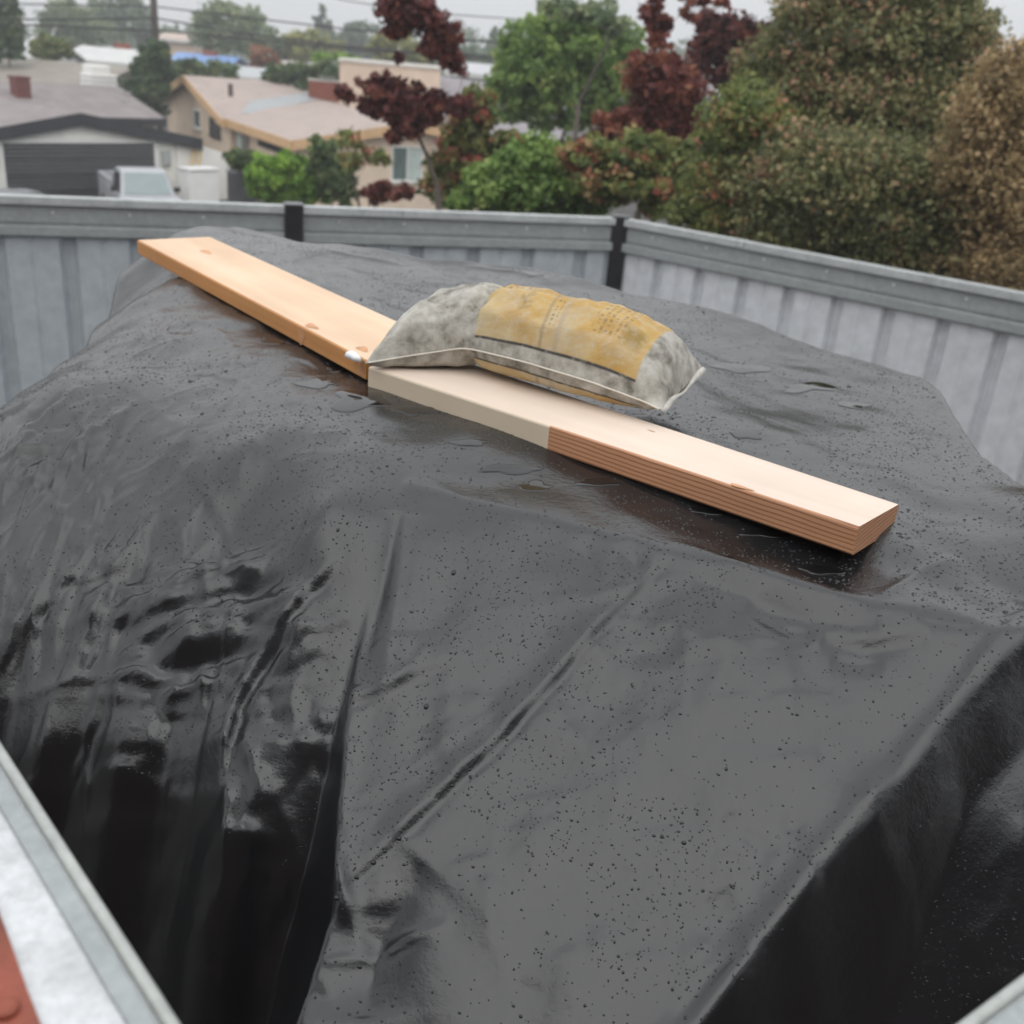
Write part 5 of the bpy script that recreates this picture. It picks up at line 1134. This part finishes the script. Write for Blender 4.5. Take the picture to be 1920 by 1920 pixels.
tree('far_conifer', 'pointed grey green conifer on the skyline', 'tree', [(604, 20, 5, 16), (604, 45, 12, 16), (606, 72, 20, 18), (606, 98, 28, 16)], 165, LM['far'], 4, 70, 36, 208, FT, tbase=.2)
tree('far_tree', 'yellow green tree left of the beige wall', 'tree', [(575, 88, 45, 26), (540, 95, 25, 18), (625, 98, 25, 16)], 100, LM['yellow'], 4, 90, 40, 209, FT, tbase=.45)
tree('far_tree', 'yellowish brown tree above the beige wall', 'tree', [(750, 92, 48, 26), (720, 100, 28, 18), (785, 105, 25, 18)], 85, LM['yellow'], 4, 110, 42, 210, FT, tbase=.6)
tree('far_tree', 'hazy grey tree on the skyline between the conifer and the red branch', 'tree', [(680, 78, 38, 34), (650, 90, 30, 22)], 150, LM['far'], 4, 80, 36, 211, FT, tbase=.25)
tree('far_tree', 'small rust coloured tree behind the tan roof', 'tree', [(492, 108, 26, 18), (490, 125, 20, 16)], 72, LM['rust'], 4, 36, 40, 212, FT)
tree('far_shrub', 'green hedge shrub beside the brick chimney', 'shrub', [(560, 152, 45, 24), (610, 140, 40, 22), (520, 140, 30, 20)], 56, LM['dark'], 5, 120, 45, 213, FT, tbase=.72)
tree('far_shrub', 'bright lime hedge strip behind the beige wall', 'shrub', [(640, 112, 42, 7), (600, 108, 20, 6)], 60, LM['lime'], 4, 30, 40, 214, FT, tbase=.7)
tree('far_conifer', 'pointed conifer left of the big green tree', 'tree', [(925, 62, 5, 14), (925, 85, 12, 16), (924, 108, 18, 14)], 150, LM['far'], 4, 50, 34, 215, FT, tbase=.15)
tree('far_tree', 'hazy tree behind the hanging red branch', 'tree', [(860, 105, 40, 22), (820, 110, 35, 18), (890, 112, 25, 16)], 120, LM['far'], 4, 70, 36, 216, FT, tbase=.25)
# a far wood that reads as one mass along the skyline
def far_wood():
    g = np.random.default_rng(99); cen = []; spr = []
    for x in range(-300, 2300, 13):
        top = 66 + 22 * math.sin(x * .013) + 14 * math.sin(x * .041 + 1) + g.uniform(-14, 14) + max(0, x - 200) * .045 - (10 if x < 300 else 0)
        for y in np.arange(top, top + 75, 15): cen.append(wy(x + g.uniform(-8, 8), y + g.uniform(-5, 5), g.uniform(190, 260))); spr.append(g.uniform(1.2, 2.6))
    V, F_, t = leaves(np.array(cen), 26, np.array(spr), .95, 98, .2, .3, .18)
    tag(fast_mesh('far_wood', V, F_, LM['far'], None, tint=t), 'hazy line of distant trees along the horizon', 'wood', kind='stuff')
far_wood()
YS = 'shrubs and trees just beyond the fence'
tree('round_bush', 'clipped bright lime green bush in front of the tan house', 'bush', [(545, 332, 80, 40), (520, 340, 55, 36), (590, 340, 45, 36), (545, 362, 70, 26)], 27, LM['lime'], 5, 300, 60, 301, YS, tbase=.6, zbase=-3, clump=.16)
tree('garden_shrub', 'dark green leafy shrub right of the lime bush', 'shrub', [(610, 300, 30, 34), (635, 330, 28, 36), (595, 272, 14, 14), (640, 360, 26, 22)], 26.5, LM['dark'], 6, 90, 45, 302, YS, tbase=.75)
tree('garden_shrub', 'dark green tuft above the barrel left of the lime bush', 'shrub', [(450, 300, 26, 15), (470, 296, 22, 12)], 30.2, LM['dark'], 5, 40, 45, 303, YS, tbase=.8, trunk=False)
tree('small_plum_shrub', 'small purple red shrub just above the fence cap', 'shrub', [(705, 364, 26, 16), (745, 362, 28, 14), (720, 352, 14, 10)], 17, LM['plum'], 6, 42, 34, 304, YS, tbase=.65)
tree('plum_tree', 'purple leaved plum tree branches in front of the beige wall', 'tree', [(745, 25, 34, 26), (770, 8, 40, 20), (805, 40, 28, 24), (835, 62, 22, 20), (845, 95, 16, 30), (740, 55, 22, 16), (810, 90, 20, 18), (860, 120, 14, 16),
      (650, 185, 18, 16), (715, 175, 45, 26), (765, 185, 42, 26), (740, 205, 40, 22), (795, 215, 36, 20), (720, 155, 26, 14), (770, 240, 28, 16), (745, 255, 16, 16), (690, 200, 26, 14), (820, 190, 20, 16), (745, 108, 12, 8), (855, 200, 24, 22)], 15, LM['plum'], 6.5, 330, 30, 305, YS, trunk_px=900, tbase=.48, clump=.35, limbs=40, depth=.6)
tree('garden_shrub', 'loose green and bronze leaved shrub right of the tan house window', 'shrub', [(880, 250, 42, 50), (860, 310, 50, 45), (905, 340, 55, 50), (830, 350, 40, 30), (900, 200, 30, 30), (940, 300, 40, 50)], 16, LM['mixed'], 6.5, 330, 32, 306, YS, tbase=.5, tvar=.28, clump=.25)
tree('garden_shrub', 'thin green twigs reaching across the tan gable wall', 'shrub', [(690, 290, 30, 12), (655, 262, 22, 14), (720, 300, 22, 10), (660, 300, 20, 16)], 18, LM['mixed'], 6, 36, 16, 307, YS, tbase=.45, tvar=.25, clump=.5)
tree('leafy_tree', 'big bright green leafy tree in the middle of the view', 'tree', [(1060, 90, 120, 60), (1010, 140, 85, 60), (1110, 130, 85, 60), (1040, 185, 100, 50), (1085, 50, 60, 28), (1150, 90, 50, 45), (960, 170, 45, 50), (1140, 190, 60, 40)], 26, LM['green'], 6, 620, 48, 308, YS, tbase=.55, clump=.2)
tree('leafy_tree', 'thin pale green sprays against the sky above the big green tree', 'tree', [(1050, 15, 50, 18), (1130, 20, 50, 22), (1170, 50, 30, 24), (1075, 28, 40, 14)], 24, LM['far'], 6, 60, 18, 309, YS, tbase=.6, clump=.5, trunk_px=1100)
tree('garden_shrub', 'green bush low behind the fence left of the corner post', 'shrub', [(960, 350, 80, 45), (1040, 340, 70, 55), (1000, 300, 60, 40), (900, 375, 60, 26), (1090, 370, 60, 35)], 14, LM['green'], 7, 420, 36, 310, YS, tbase=.45, tvar=.22, clump=.22)
tree('plum_tree', 'tall red leaved tree with bare tips behind the corner post', 'tree', [(1220, 20, 16, 24), (1235, 60, 14, 30), (1290, 5, 14, 14), (1300, 30, 10, 12), (1345, 0, 26, 8), (1225, 130, 45, 50), (1260, 180, 60, 50), (1215, 220, 50, 40), (1290, 240, 50, 45), (1250, 280, 55, 35), (1160, 240, 50, 28), (1120, 265, 40, 20)], 15, LM['plum'], 6.5, 330, 38, 311, YS, trunk_px=1230, tbase=.66, tvar=.2, clump=.3, limbs=40)
tree('plum_tree', 'dusky purple leaved tree behind the tall red tree', 'tree', [(1370, 70, 50, 38), (1410, 85, 40, 35), (1340, 110, 40, 40), (1400, 140, 55, 45), (1330, 60, 24, 30), (1440, 70, 24, 12)], 19, LM['plum'], 6, 230, 40, 312, YS, tbase=.42, clump=.28)
tree('garden_shrub', 'mixed green and rusty shrub behind the corner post', 'shrub', [(1160, 330, 80, 50), (1250, 350, 70, 50), (1110, 300, 60, 40), (1210, 290, 60, 40), (1300, 320, 60, 55)], 13, LM['mixed'], 7, 430, 38, 313, YS, tbase=.42, tvar=.28, clump=.22)
tree('leafy_tree', 'tall brownish green tree filling the upper right', 'tree', [(1560, 60, 110, 75), (1680, 40, 130, 70), (1600, 160, 150, 90), (1480, 170, 80, 70), (1760, 130, 90, 90), (1700, 220, 120, 80), (1800, 60, 60, 60), (1530, 20, 60, 40), (1700, -30, 110, 50), (1560, 260, 110, 70), (1820, 190, 70, 70), (1440, 150, 60, 60)], 13, LM['brown'], 5.2, 1500, 50, 314, YS, tbase=.45, tvar=.3, clump=.42, trunk_px=1660)
tree('garden_shrub', 'yellow green shrub right of the corner post above the right fence', 'shrub', [(1400, 230, 70, 60), (1380, 330, 80, 70), (1330, 400, 70, 40), (1450, 300, 60, 60)], 11.5, LM['mixed'], 5.5, 560, 50, 315, YS, tbase=.38, tvar=.2, clump=.42)
tree('garden_shrub', 'dark olive hedge leaning over the right fence', 'shrub', [(1500, 340, 100, 90), (1620, 360, 120, 100), (1480, 430, 100, 50), (1600, 460, 130, 60), (1740, 400, 120, 100), (1760, 490, 130, 60)], 10.8, LM['brown'], 5.6, 1150, 56, 316, YS, tbase=.36, tvar=.3, clump=.4)
tree('garden_shrub', 'tan brown shrub at the right edge of the view', 'shrub', [(1880, 200, 70, 100), (1850, 320, 80, 90), (1910, 400, 80, 110), (1960, 260, 80, 130), (1880, 500, 90, 60)], 10.2, LM['tan'], 5.8, 850, 50, 317, YS, tbase=.42, tvar=.3, clump=.42)

# ------------------------------------------------------------------ damp air between here and the far trees
hz = MB(); hz.cbox((0, 150, 16.5), (420, 400, 20.5)); hm = bpy.data.materials.new('damp_air'); hm.use_nodes = True; hn = hm.node_tree
for n_ in list(hn.nodes): hn.nodes.remove(n_)
ho = hn.nodes.new('ShaderNodeOutputMaterial'); hv = hn.nodes.new('ShaderNodeVolumePrincipled'); hv.inputs['Color'].default_value = (.9, .92, .94, 1); hv.inputs['Density'].default_value = .0019; hn.links.new(hv.outputs[0], ho.inputs['Volume'])
tag(hz.build('haze', hm), 'thin damp haze in the air', 'haze', kind='stuff')
